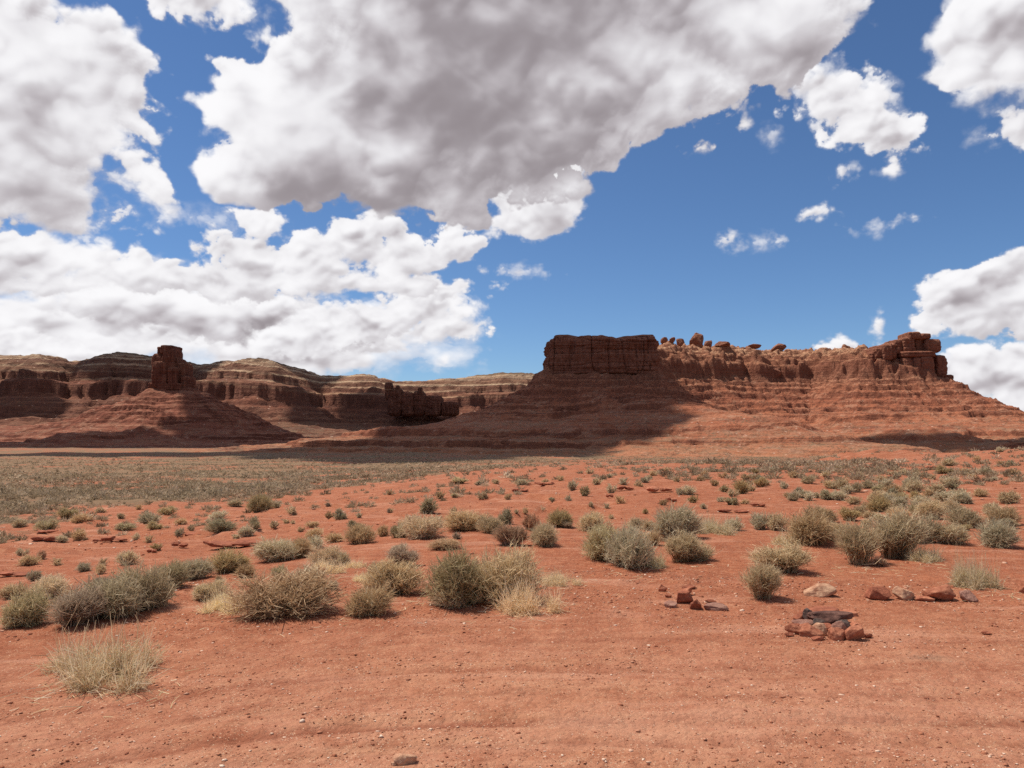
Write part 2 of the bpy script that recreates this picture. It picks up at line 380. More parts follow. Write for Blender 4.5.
# ------------------------------------------------------------------ materials
def soil_material():
    m, t, b = material('red_desert_soil', .97)
    pos = t.new('ShaderNodeNewGeometry').outputs['Position']
    sx = t.new('ShaderNodeSeparateXYZ', {0: pos})
    at = lambda n: t.new('ShaderNodeAttribute', attribute_name=n).outputs['Fac']
    big = t.noise(pos, .35, 5, .6); mid = t.noise(pos, 2.2, 6, .65, .4); fine = t.noise(pos, 42, 6, .8)
    # long streaks left by wheels and wash, running across the track
    road = t.new('ShaderNodeCombineXYZ', {0: t.math('MULTIPLY', sx.outputs[0], .35), 1: t.math('MULTIPLY', at('lane'), 3.2), 2: 0.0}).outputs[0]
    streak = t.noise(road, 2.4, 6, .62, .3)
    base = t.mix(t.rng(mid, .34, .66), (.215, .054, .025), (.33, .098, .046))
    base = t.mix(t.math('MULTIPLY', at('graded'), .9), base, t.mix(t.rng(mid, .36, .64), (.40, .155, .090), (.54, .265, .170)))
    base = t.mix(t.math('MULTIPLY', t.rng(big, .42, .68), t.rng(at('graded'), 0, .6, .2, .6)), base, (0.405, 0.163, 0.082))
    pale = t.math('MULTIPLY', t.rng(streak, .47, .68), at('graded'))
    base = t.mix(t.math('MULTIPLY', pale, .75), base, (0.504, 0.255, 0.148))
    dk = t.math('MULTIPLY', t.rng(streak, .42, .30), at('graded'))
    base = t.mix(t.math('MULTIPLY', dk, .55), base, (0.270, 0.075, 0.033))
    clod = t.noise(pos, 7, 6, .7, .3)
    base = t.mix(t.rng(clod, .50, .66, 0, .55), base, (0.225, 0.062, 0.028))
    base = t.mix(t.rng(clod, .48, .34, 0, .40), base, (0.486, 0.238, 0.133))
    base = t.mix(t.rng(fine, .38, .72, 0, .42), base, (0.468, 0.220, 0.121))
    base = t.mix(t.rng(fine, .42, .25, 0, .45), base, (0.180, 0.048, 0.023))
    base = t.mix(t.math('MULTIPLY', at('rut'), .8), base, (.22, .065, .034))
    wash = t.noise(t.vm('MULTIPLY', pos, (.25, 1.3, 1)), 1.4, 5, .6, .6)
    base = t.mix(t.math('MULTIPLY', t.rng(wash, .54, .66), .38), base, (.56, .29, .19))
    # grit
    for sc_, th, col, amt in ((70, .10, (0.594, 0.370, 0.234), .8), (38, .075, (0.630, 0.440, 0.296), .8), (55, .09, (0.144, 0.048, 0.031), .7)):
        vd = t.vor(t.vm('ADD', pos, (sc_, 0, 0)), sc_)
        vr = t.noise(pos, sc_*.13, 2, .5)
        g = t.math('MULTIPLY', t.math('LESS_THAN', vd, th*2.4), t.rng(vr, .48, .56))
        base = t.mix(t.math('MULTIPLY', g, amt), base, col)
    # dense low scrub cover of the plain (dry stalks and leaf litter between the bushes)
    veg = at('cover')
    patch = t.noise(pos, .22, 10, .85)
    patch2 = t.noise(pos, .03, 6, .6, .5)
    cov = t.math('SUBTRACT', t.math('ADD', t.math('MULTIPLY', veg, 1.0), t.math('MULTIPLY', t.math('SUBTRACT', patch, .5), 2.6)), t.math('MULTIPLY', t.math('SUBTRACT', patch2, .44), 2.2))
    cov = t.rng(cov, .44, .66)
    cov = t.math('MULTIPLY', cov, t.math('GREATER_THAN', veg, .02))
    vcol = t.mix(t.noise(pos, .2, 5, .6), (0.117, 0.077, 0.043), (0.270, 0.180, 0.105))
    base = t.mix(t.math('MULTIPLY', cov, .92), base, vcol)
    base = t.mix(t.math('MULTIPLY', at('ash'), t.rng(fine, .35, .6)), base, (0.144, 0.106, 0.078))
    t.l.new(base, b.inputs['Base Color'])
    hgt = t.math('ADD', t.math('MULTIPLY', fine, .5), t.math('MULTIPLY', t.vor(pos, 26, 'F1'), -.5))
    hgt = t.math('ADD', hgt, t.math('ADD', t.math('MULTIPLY', mid, .7), t.math('MULTIPLY', clod, 1.3)))
    hgt = t.math('ADD', hgt, t.math('MULTIPLY', t.math('MULTIPLY', streak, at('graded')), .6))
    bump(t, b, hgt, .022, 1.0)
    return m

def strata_material(name, z0, z1, stops, scale=1.0, cliff=(.135, .046, .030), rub=(.33, .175, .11), rubamt=.62, veg=.35, bumpd=1.5, tilt=0):
    m, t, b = material(name, .95)
    g = t.new('ShaderNodeNewGeometry'); pos = g.outputs['Position']; ts = t.new('ShaderNodeSeparateXYZ', {0: pos})
    nz = t.new('ShaderNodeSeparateXYZ', {0: g.outputs['True Normal']}).outputs[2]
    wob = t.noise(pos, .012/scale, 4, .55)
    zz = t.math('ADD', ts.outputs[2], t.math('MULTIPLY', t.math('SUBTRACT', wob, .5), 8*scale))
    if tilt: zz = t.math('ADD', zz, t.rng(ts.outputs[0], -1500, -900, 0, tilt))
    col = t.ramp(t.rng(zz, z0, z1), stops)
    # thin beds
    bed = t.noise(t.stretch(pos, (.006/scale, .006/scale, .34/scale)), 1.0, 6, .78)
    bedb = t.math('MULTIPLY', t.rng(bed, .475, .43, 0, 1), t.rng(t.noise(pos, .02/scale, 4, .6), .36, .54, .3, 1))
    col = t.mix(bedb, col, cliff)
    col = t.mix(t.rng(bed, .54, .66, 0, .5), col, (.47, .23, .14))
    # blocky rubble on the gentler ground
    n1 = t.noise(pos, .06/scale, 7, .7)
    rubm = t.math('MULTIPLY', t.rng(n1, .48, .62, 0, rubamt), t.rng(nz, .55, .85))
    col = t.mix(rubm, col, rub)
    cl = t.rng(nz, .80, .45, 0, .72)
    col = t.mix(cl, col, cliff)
    st = t.noise(t.stretch(pos, (.28/scale, .28/scale, .03/scale)), 1.0, 4, .65)
    col = t.mix(t.math('MULTIPLY', t.rng(st, .5, .68, 0, .45), t.rng(nz, .6, .3)), col, (.40, .19, .12))
    vt = t.math('MULTIPLY', t.rng(t.noise(pos, .035/scale, 8, .78), .44, .62, 0, .62*min(1, veg*2.6)), t.math('MULTIPLY', t.rng(nz, .82, .95), t.rng(ts.outputs[2], 30*scale, 0)))
    col = t.mix(vt, col, (.19, .15, .09))
    # scattered desert shrubs and pale blocks
    vd = t.vor(pos, .28/scale); vn = t.noise(pos, .02/scale, 3, .5)
    col = t.mix(t.math('MULTIPLY', t.math('LESS_THAN', vd, .30), t.math('MULTIPLY', t.rng(vn, .38, .6, 0, veg*2), t.rng(nz, .7, .9))), col, (.12, .10, .06))
    vd2 = t.vor(t.vm('ADD', pos, (50, 20, 0)), .12/scale)
    col = t.mix(t.math('MULTIPLY', t.math('LESS_THAN', vd2, .13), t.rng(nz, .6, .9, 0, .7)), col, (.58, .38, .28))
    t.l.new(col, b.inputs['Base Color'])
    h = t.math('ADD', t.math('MULTIPLY', t.noise(pos, .5/scale, 6, .7), .6), t.math('MULTIPLY', bed, 2.2))
    h = t.math('ADD', h, t.math('MULTIPLY', t.vor(pos, .2/scale, 'F1', 'Distance', 2, .6), -.7))
    bump(t, b, h, bumpd*scale, 1.0)
    return m

M_SOIL = soil_material()
RED_STOPS = [(0, (0.390, 0.161, 0.081)), (.18, (0.349, 0.119, 0.062)), (.32, (0.390, 0.140, 0.072)), (.45, (0.316, 0.105, 0.056)), (.55, (0.376, 0.140, 0.074)), (.66, (0.363, 0.175, 0.103)), (.72, (0.296, 0.119, 0.068)), (.85, (0.390, 0.183, 0.099)), (.93, (0.564, 0.323, 0.184)), (1, (0.484, 0.252, 0.145))]
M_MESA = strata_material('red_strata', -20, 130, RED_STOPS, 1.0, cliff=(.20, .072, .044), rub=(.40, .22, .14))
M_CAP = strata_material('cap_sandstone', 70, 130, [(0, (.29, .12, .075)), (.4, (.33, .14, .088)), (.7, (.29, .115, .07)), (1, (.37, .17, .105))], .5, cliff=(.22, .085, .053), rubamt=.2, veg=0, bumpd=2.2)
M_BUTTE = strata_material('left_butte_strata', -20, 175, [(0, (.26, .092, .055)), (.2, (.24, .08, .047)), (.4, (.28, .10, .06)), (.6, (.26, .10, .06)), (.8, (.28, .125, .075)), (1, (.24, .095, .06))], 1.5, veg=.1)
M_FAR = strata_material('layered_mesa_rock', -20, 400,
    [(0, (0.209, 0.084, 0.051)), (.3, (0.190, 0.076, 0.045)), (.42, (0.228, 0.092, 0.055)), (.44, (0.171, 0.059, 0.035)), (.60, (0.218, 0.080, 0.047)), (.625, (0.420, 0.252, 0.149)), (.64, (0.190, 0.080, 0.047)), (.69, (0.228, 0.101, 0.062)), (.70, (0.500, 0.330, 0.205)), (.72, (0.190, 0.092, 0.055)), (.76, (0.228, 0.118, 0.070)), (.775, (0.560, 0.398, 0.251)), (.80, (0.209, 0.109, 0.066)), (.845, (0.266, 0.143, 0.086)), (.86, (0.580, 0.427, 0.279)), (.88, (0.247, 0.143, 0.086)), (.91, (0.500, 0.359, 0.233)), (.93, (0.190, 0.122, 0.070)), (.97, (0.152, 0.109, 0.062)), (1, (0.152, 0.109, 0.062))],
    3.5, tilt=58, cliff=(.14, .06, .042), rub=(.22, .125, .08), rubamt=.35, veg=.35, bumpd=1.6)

# ------------------------------------------------------------------ ground sheet
az_f = np.linspace(R(-46), R(46), 760)
az_b = np.linspace(R(46), R(314), 92)[1:-1]
AZ = np.concatenate([az_f, az_b])
RR = np.exp(np.arange(math.log(.5), math.log(22000), .0145)); 
rr, aa = np.meshgrid(RR, AZ, indexing='ij')
gx, gy = rr*np.sin(aa), rr*np.cos(aa)
gz = H(gx, gy)
gxf, gyf = gx.ravel(), gy.ravel()
# how densely scrub covers the ground: the lower plain to the left, thinner to the right
px_ = 512+F*np.tan(np.clip(np.arctan2(gxf, gyf), -1.2, 1.2)); rf = rr.ravel()
edge = np.interp(px_, [-100, 0, 60, 150, 300, 400, 480, 600, 1100], [24, 28, 40, 50, 62, 95, 130, 260, 260])
cov = sstep(rf/edge*(1+.45*fbm2(gxf*.05, gyf*.05, 4, .6, 61)), .70, 1.35)*.78
hillock = sstep(px_, 860, 900)*sstep(rf, 50, 62)*(1-sstep(rf, 100, 120))
cov = np.maximum(cov, sstep(rf, 60, 160)*.50)*(1-hillock)
s_ = road_s(gxf, gyf)
graded = np.exp(-(np.maximum(s_-3.6, 0)/2.6)**2)*(rf < 60)+0.0
ash = np.exp(-((gxf-2.98)/.16)**2-((gyf-5.62)/.07)**2)*.8
lane = s_
wb = s_+.05*fbm2(gxf*.9, gyf*.9, 2, .5, 66)
rutc = np.zeros(len(s_))
for c_, w_, k_ in ((3.72, .05, 1), (4.12, .03, .7), (4.42, .045, 1), (4.86, .03, .9), (5.4, .05, .7), (6.1, .06, .5), (3.45, .04, .7)): rutc += k_*np.exp(-((wb-c_)/w_)**2)
rutc = np.clip(rutc*np.clip(.75+.9*fbm2(gxf*.5, s_*3, 3, .6, 67), 0, 1), 0, 1)
ground = mesh_np('ground', np.stack([gxf, gyf, gz.ravel()], 1), [grid_faces(len(RR), len(AZ), True), np.arange(len(AZ))[::-1][None, :]], M_SOIL, smooth=True,
                 attrs={'cover': cov, 'graded': graded, 'ash': ash, 'lane': lane, 'rut': rutc})
tag(ground, 'red desert floor with wheel tracks, grit and sparse scrub cover', kind='structure')

# ------------------------------------------------------------------ landforms
def sdf_poly(x, y, poly):
    """signed distance (positive outside) and position along the outline"""
    P_ = np.array(poly, float); n = len(P_)
    best = np.full(x.shape, 1e18); U = np.zeros(x.shape); inside = np.zeros(x.shape, bool); L = 0
    for i in range(n):
        a, b = P_[i], P_[(i+1) % n]; e = b-a; l2 = e@e
        t = np.clip(((x-a[0])*e[0]+(y-a[1])*e[1])/l2, 0, 1)
        d = (x-a[0]-t*e[0])**2+(y-a[1]-t*e[1])**2
        m = d < best; best = np.where(m, d, best); U = np.where(m, L+t*math.sqrt(l2), U); L += math.sqrt(l2)
        c = ((a[1] > y) != (b[1] > y)) & (x < (b[0]-a[0])*(y-a[1])/(b[1]-a[1]+1e-12)+a[0]); inside ^= c
    d = np.sqrt(best)
    return np.where(inside, -d, d), U
def terrace(z, step, frac, strength, wob):
    t = z/step+wob+.30*np.sin(z/step*1.7+1)+.25*np.sin(z/step*.83+2); f = t-np.floor(t)
    g = np.where(f < 1-frac, f/(1-frac)*.42, .42+(f-(1-frac))/frac*.58)
    return z+(g-f)*step*strength
def heightfield(name, x0, x1, y0, y1, res, fn, mat, parent=None):
    xs = np.arange(x0, x1, res); ys = np.arange(y0, y1, res)
    X, Y = np.meshgrid(xs, ys); Z = fn(X, Y)
    return mesh_np(name, np.stack([X.ravel(), Y.ravel(), Z.ravel()], 1), grid_faces(len(ys), len(xs)), mat, parent)

MESA = [(40, 905), (172, 905), (186, 950), (245, 1000), (320, 1035), (405, 1040), (436, 1005), (452, 985), (560, 985), (580, 1060), (590, 1400), (300, 1400), (66, 1070), (46, 1000)]
def mesa_z(X, Y):
    s, u = sdf_poly(X, Y, MESA)
    n = fbm2(X*.012, Y*.012, 4, .55, 11)
    gul = np.abs(pn2(u*.020+n*.4, s*.004, 14)); gul2 = np.abs(pn2(u*.055, s*.010, 15))
    s2 = s+n*14*sstep(s, -10, 60)+(gul-.25)*60*sstep(s, 15, 220)+(gul2-.25)*16*sstep(s, 4, 80)
    s2 = s2+(fbm2(X*.09, Y*.09, 3, .55, 16))*2.6+11*fbm2(X*.028, Y*.028, 3, .55, 29)*np.exp(-((s+6)/26)**2)*sstep(X, 190, 240)
    pz = np.interp(s2, [-400, -120, -70, -48, -44, -20, -16, -5, -1, 0, 8, 33, 56, 89, 140, 190, 248, 300, 360, 450, 560, 700],
                       [130, 128, 125, 122, 116, 111, 102, 97, 83, 80, 73, 54, 43, 29, 16, 10, -1, -7, -12, -19, -24, -40])
    amp = sstep(pz, -16, -2)
    st = amp*(.5+.7*sstep(fbm2(u*.016, pz*.045, 3, .6, 17), -.15, .35))
    fan = sstep(fbm2(u*.014+3, s*.002, 3, .5, 27), .02, .28)*sstep(pz, -5, 15)*(1-sstep(pz, 72, 80))
    st = st*(1-.85*fan)
    zz = terrace(pz, 10.5, .09, np.clip(st, 0, 1.1)*.95, .30*fbm2(X*.006, Y*.006, 4, .5, 18))
    zz = terrace(zz, 3.7, .2, .75*sstep(pz, -12, 5)*sstep(fbm2(X*.015+7, Y*.015, 3, .6, 25), -.15, .35)*(1-.9*fan), .6*pn2(X*.02, Y*.02, 19))
    zz = zz+fan*fbm2(X*.12, Y*.12, 3, .6, 28)*.9+fbm2(X*.16, Y*.16, 4, .65, 20)*(.5+.75*sstep(pz, 20, 75))+np.maximum(0, fbm2(X*.3, Y*.3, 2, .5, 26)-.35)*3*sstep(pz, 10, 40)+fbm2(X*.035, Y*.035, 3, .5, 22)*1.4
    # rough benches on the ridge top
    top = sstep(-s2, 2, 14)
    zz = zz+top*fbm2(X*.05, Y*.05, 4, .6, 23)*3.2
    ob = np.maximum(0, pn2(X*.055, Y*.055, 24)-.12)
    zz = zz+sstep(-s2, 1, 6)*np.minimum(ob*34, 5.5)*sstep(X, 180, 215)
    vx = 285+(880-Y)*.55
    zz = zz-17*np.exp(-((X-vx)/60)**2)*sstep(Y, 560, 720)*(1-sstep(Y, 880, 985))
    zz = zz+9*np.exp(-((X-(vx-150))/75)**2)*sstep(Y, 560, 700)*(1-sstep(Y, 800, 900))
    # the ridge sinks towards the right-hand tower and behind it
    zz = np.where(s2 < 0, 80+(zz-80)*(1-.08*sstep(X, 300, 400))*(1-.75*sstep(X, 470, 560)), zz)
    return zz
mesa = heightfield('mesa', -560, 840, 470, 1400, 1.5, mesa_z, M_MESA)
tag(mesa, 'long red mesa with stepped talus, flat cap block at its left end and knobby tower at its right', kind='structure')

def cliff_block(name, poly, zb, zt, mat, parent, rows=70, cell=1.1, tiers=None, seed=0, lump=2.5, rough=1.3):
    """vertical rock wall swept round a closed outline with joints, beds and a rounded rim"""
    Pp = np.array(poly, float); Q = np.vstack([Pp, Pp[:1]])
    seg = np.hypot(*np.diff(Q, axis=0).T); L = np.concatenate([[0], np.cumsum(seg)]); n = int(L[-1]/cell)
    u = np.linspace(0, L[-1], n, endpoint=False)
    bx, by = np.interp(u, L, Q[:, 0]), np.interp(u, L, Q[:, 1])
    k = max(3, int(5/cell)); kr = np.ones(2*k+1)/(2*k+1)
    bx = np.convolve(np.concatenate([bx[-k:], bx, bx[:k]]), kr, 'valid'); by = np.convolve(np.concatenate([by[-k:], by, by[:k]]), kr, 'valid')
    dx = np.roll(bx, -1)-np.roll(bx, 1); dy = np.roll(by, -1)-np.roll(by, 1); l = np.hypot(dx, dy); nx, ny = dy/l, -dx/l
    cx, cy = bx.mean(), by.mean()
    if ((bx-cx)*nx+(by-cy)*ny).mean() < 0: nx, ny = -nx, -ny
    V = np.concatenate([np.linspace(0, 1, rows), [1.02, 1.04, 1.05, 1.06]])
    ins = np.concatenate([np.zeros(rows), [2.2, 8, 20, 45]])
    zt_u = zt(u) if callable(zt) else np.full(n, zt)
    vv, uu = np.meshgrid(V, u, indexing='ij'); vc = np.minimum(vv, 1)
    Z = zb+(zt_u[None, :]-zb)*vc
    per = 2*math.pi*1.0/L[-1]; a = uu/L[-1]*2*math.pi; Rr = L[-1]/(2*math.pi)
    X3, Y3 = np.cos(a)*Rr, np.sin(a)*Rr
    disp = lump*pn3(X3*.07, Y3*.07, Z*.05, seed)+rough*fbm3(X3*.22, Y3*.22, Z*.10, 4, .55, seed+3)
    crack = np.abs(pn3(X3*.12, Y3*.12, Z*.02, seed+9)); disp = disp-3.2*np.exp(-(crack/.07)**2)
    crack2 = np.abs(pn3(X3*.3, Y3*.3, Z*.05, seed+19)); disp = disp-1.3*np.exp(-(crack2/.08)**2)
    bed = pn3(X3*.015, Y3*.015, Z*.42, seed+12); disp = disp+1.1*bed-1.6*np.exp(-(np.abs(pn3(X3*.01, Y3*.01, Z*.2, seed+13))/.07)**2)
    if tiers:
        for (zc, step) in tiers: disp = disp-step*sstep(Z, zc-.6, zc+.6)
    disp = disp-3.5*sstep(vc, .90, 1.0)**2+1.6*sstep(vc, .60, .72)*pn3(X3*.16, Y3*.16, Z*.0, seed+30)*1.6
    q = ins[:, None]; f = np.clip(1-q/np.hypot(bx-cx, by-cy)[None, :], .02, 1)
    XX = (cx+(bx-cx)[None, :]*f)+nx[None, :]*disp*(q < 20); YY = (cy+(by-cy)[None, :]*f)+ny[None, :]*disp*(q < 20)
    ZZ = Z+(q > 0)*(.8+1.1*np.minimum(q, 8)/8)+(q > 0)*pn2(XX*.1, YY*.1, seed+4)
    co = np.stack([XX.ravel(), YY.ravel(), ZZ.ravel()], 1)
    fc = grid_faces(len(V), n, True)
    last = (len(V)-1)*n; co = np.vstack([co, [cx, cy, ZZ[-1].mean()]])
    j = np.arange(n); tri = np.stack([last+j, last+(j+1) % n, np.full(n, len(co)-1)], 1)
    return mesh_np(name, co, [fc, tri], mat, parent)

CAPP = [(45, 902), (108, 897), (173, 903), (178, 940), (172, 1040), (60, 1045), (42, 990)]
def cap_top(u):
    base = 116.5+1.6*pn2(u*.09, u*0, 5)+1.0*np.sin(u*.21)
    return base+3.0*np.exp(-((u-125)/9)**2)+2.2*np.exp(-((u-12)/14)**2)+2.0*np.exp(-((u-50)/10)**2)
cliff_block('cap_rock', CAPP, 74, cap_top, M_CAP, mesa, 90, .9, [(97, 2.6), (107, -1.4)], 3)

# rounded sandstone blocks, used for the towers
_ico = {}
def ico(n):
    if n not in _ico:
        bm = bmesh.new(); bmesh.ops.create_icosphere(bm, subdivisions=n, radius=1)
        v = np.array([x.co[:] for x in bm.verts]); f = np.array([[a.index for a in p.verts] for p in bm.faces]); bm.free(); _ico[n] = (v, f)
    v, f = _ico[n]; return v.copy(), f
def boxball(n, e):
    v, f = ico(n); r = (np.abs(v)**e).sum(1)**(-1/e); return v*r[:, None], f
def rock_stack(name, blocks, mat, parent, seed=0, n=5, e=5, amp=1.0):
    """blocks: (cx, cy, cz, sx, sy, sz) half-sizes, joined to one outcrop"""
    cos, fcs, off = [], [], 0
    for i, (cx, cy, cz, sx, sy, sz) in enumerate(blocks):
        v, f = boxball(n, e+random.uniform(-1.2, 1.2))
        p = v*np.array([sx, sy, sz]); rz = random.uniform(-.14, .14)
        p = np.stack([p[:, 0]*math.cos(rz)-p[:, 1]*math.sin(rz), p[:, 0]*math.sin(rz)+p[:, 1]*math.cos(rz), p[:, 2]], 1)+np.array([cx, cy, cz])
        nn = v/np.linalg.norm(v, axis=1)[:, None]*np.array([1, 1, .35])
        m = min(sx, sz, 14)
        d = .13*m*pn3(p[:, 0]/m*1.1, p[:, 1]/m*1.1, p[:, 2]/m*.8, seed+i)+.10*m*fbm3(p[:, 0]/m*2.2, p[:, 1]/m*2.2, p[:, 2]/m*1.4, 4, .6, seed+50)
        cr = np.abs(pn3(p[:, 0]*.11, p[:, 1]*.11, p[:, 2]*.015, seed+99)); d = d-1.3*amp*np.exp(-(cr/.07)**2)
        bd = np.abs(pn3(p[:, 0]*.01, p[:, 1]*.01, p[:, 2]*.22, seed+98)); d = d-1.2*amp*np.exp(-(bd/.08)**2)
        p = p+nn*d[:, None]
        cos.append(p); fcs.append(f+off); off += len(p)
    return mesh_np(name, np.vstack(cos), np.vstack(fcs), mat, parent)

# right-hand tower: traced block by block (picture x0,x1,top,bottom), standing 1000 m away
def pixblocks(L, Y, depth):
    out = []
    for (x0, x1, a, b, *dd) in L:
        Yb = Y+(dd[0] if dd else 0)
        X0, X1, Z1, Z0 = xcol(x0, Yb, 90), xcol(x1, Yb, 90), zrow(a, Yb), zrow(b, Yb)
        dp = dd[1] if len(dd) > 1 else depth
        out.append(((X0+X1)/2, Yb+dp, (Z0+Z1)/2, (X1-X0)/2, dp, (Z1-Z0)/2))
    return out
cr = lambda x0, x1, a, b, *d: (840+x0/5.565, 840+x1/5.565, 320+a/5.565, 320+b/5.565, *d)
RB = [cr(128, 240, 232, 345, 0), cr(225, 312, 222, 345, -4), cr(298, 365, 212, 345, 3), cr(350, 425, 202, 340, -6), cr(412, 474, 198, 340, -8), cr(462, 545, 192, 335, -10), cr(530, 602, 188, 330, -4),
      cr(362, 562, 168, 208, -8, 26), cr(476, 570, 103, 182, -4), cr(425, 492, 98, 184, 4), cr(372, 440, 92, 180, 0), cr(318, 392, 104, 190, 6), cr(275, 335, 122, 222, 2), cr(236, 300, 132, 228, -3), cr(196, 262, 150, 224, 2), cr(180, 215, 175, 236, 6),
      cr(404, 472, 60, 106, -2), cr(462, 530, 70, 106, -4), cr(590, 640, 300, 345, 8), cr(200, 620, 290, 360, 8)]
rt = rock_stack('rock_tower', pixblocks(RB, 995, 22), M_CAP, mesa, 31, 5, 6)

# loose boulders perched on the skyline of the ridge
from mathutils import Euler
def Rot(a): return [list(q) for q in Euler(a).to_matrix()]
def rock_mesh(name, mat, seed, size, n=4, planes=14, flat_=1.0, round_=.10, parent=None, cut=.62):
    r = np.random.default_rng(seed); v, f = boxball(n, 5.0); v = v@np.array(Rot(r.uniform(-.35, .35, 3)))
    for _ in range(planes):
        d = r.normal(size=3); d /= np.linalg.norm(d); h = r.uniform(cut*.92, 1.05)
        ex = np.maximum(0, v@d-h); v = v-d[None, :]*ex[:, None]*(1-round_)
    v = v+v*(.07*fbm3(v[:, 0]*2.2+seed, v[:, 1]*2.2, v[:, 2]*2.2, 4, .6, seed))[:, None]
    v = v/np.abs(v).max(0)*np.array(size)/2*np.array([1, 1, flat_])
    return mesh_np(name, v, f, mat, parent)
def perch(px, v_top, w, h, Y, label, sd):
    Ys = np.arange(Y-25, Y+190, 1.5); zs = mesa_z((px-512)/F*Ys, Ys)
    i = int(np.argmax((zs-EYE)/Ys)) if h != 12 else int(np.argmin(np.abs((zs-EYE)/Ys+drop_of(v_top+h))))
    Y = float(Ys[i]); g = float(zs[i]); wm, hm = .82*w/F*Y, .85*h/F*Y
    o = rock_mesh('boulder', M_CAP, sd, (wm, wm*.8, hm*1.2), 5, 14, 1, .12, cut=.5)
    o.location = ((px-512)/F*Y, Y, g+hm*.12)
    return tag(o, label, 'boulder', 'boulders on the mesa skyline')
SKY_B = [(673, 332.5, 8, 8, 960, 'small round boulder balanced on the skyline just right of the flat cap', 1),
         (697, 333.5, 20, 18, 965, 'largest pale brown boulder on the mesa skyline, right of the balanced one', 2),
         (709, 342, 10, 11, 965, 'narrow block leaning at the right side of the largest skyline boulder', 3),
         (682, 340, 12, 9, 960, 'low rounded rock between balanced boulder and largest skyline boulder', 4),
         (664, 340, 12, 8, 945, 'flat rock touching the right end of the flat cap', 5),
         (724, 341.5, 20, 7, 1060, 'dark flat-topped rock on the skyline, first right of the big boulder', 6),
         (754, 344.5, 22, 6, 1100, 'dark shallow dome of rock on the skyline above pale ledge', 7),
         (780, 347, 20, 10, 1090, 'squat cracked boulder on the skyline in the middle of the ridge', 8),
         (778, 360, 14, 12, 1060, 'brown boulder on the slope below the squat skyline boulder', 9)]
for b_ in SKY_B: perch(*b_)

# left butte
BUT = [(-708, 1496), (-628, 1496), (-622, 1540), (-700, 1550)]
def butte_z(X, Y):
    s, u = sdf_poly(X, Y, BUT)
    n = fbm2(X*.008, Y*.008, 4, .55, 41)
    th = np.arctan2(Y-1520, X+665)
    gul = np.abs(pn2(th*3.2, s*.003, 44)); gul2 = np.abs(pn2(th*9, s*.006, 45))
    s2 = s+n*22*sstep(s, 10, 100)+(gul-.25)*70*sstep(s, 30, 260)+(gul2-.25)*16*sstep(s, 8, 80)+fbm2(X*.05, Y*.05, 3, .5, 46)*3
    pz = np.interp(s2, [-50, -4, 0, 12, 35, 64, 120, 170, 210, 300, 420, 560], [97, 96, 93, 86, 71, 58, 30, 13, 2, -14, -24, -48])
    # long low shoulder running to the left
    d = np.hypot(np.maximum(-760-X, 0)*0+np.where(X > -760, X+760, 0), Y-1500-30*np.sin(X*.01))
    rz = np.interp(X, [-1500, -1100, -960, -860, -790, -720], [18, 19, 22, 27, 38, 55])
    pr = rz-np.interp(d+n*18, [0, 40, 120, 240, 400], [0, 9, 32, 52, 90])
    pz = np.maximum(pz, pr)
    amp = sstep(pz, -16, -2)
    st = amp*(.25+.8*sstep(fbm2(X*.008, pz*.04, 3, .6, 52), -.1, .4))
    zz = terrace(pz, 11, .12, st, .7*fbm2(X*.005, Y*.005, 4, .5, 48))
    zz = terrace(zz, 4.6, .2, .7*amp*sstep(fbm2(X*.01, Y*.01, 3, .6, 53), -.2, .3), .5*pn2(X*.012, Y*.012, 49))
    return zz+fbm2(X*.1, Y*.1, 3, .6, 50)*.9+fbm2(X*.025, Y*.025, 3, .5, 51)*2
butte = heightfield('butte', -1500, -60, 1060, 1960, 2.6, butte_z, M_BUTTE)
tag(butte, 'lone red butte on the left with steep talus cone and square rock tower', kind='structure')
cb = lambda x0, x1, a, b, *d: (120+x0/6.4, 120+x1/6.4, 330+a/6.4, 330+b/6.4, *d)
LB = [cb(196, 268, 145, 372, 0), cb(252, 335, 112, 385, -6), cb(318, 362, 175, 385, 2), cb(216, 258, 104, 150, 4), cb(250, 322, 94, 150, -4),
      cb(200, 300, 200, 372, -8, 14), cb(350, 404, 206, 390, 2), cb(380, 422, 290, 392, -2), cb(168, 250, 335, 372, -4), cb(230, 390, 340, 385, -10), cb(300, 366, 236, 372, -10, 16)]
rock_stack('rock_tower', pixblocks(LB, 1500, 26), M_BUTTE, butte, 71, 5, 8, 1.2)

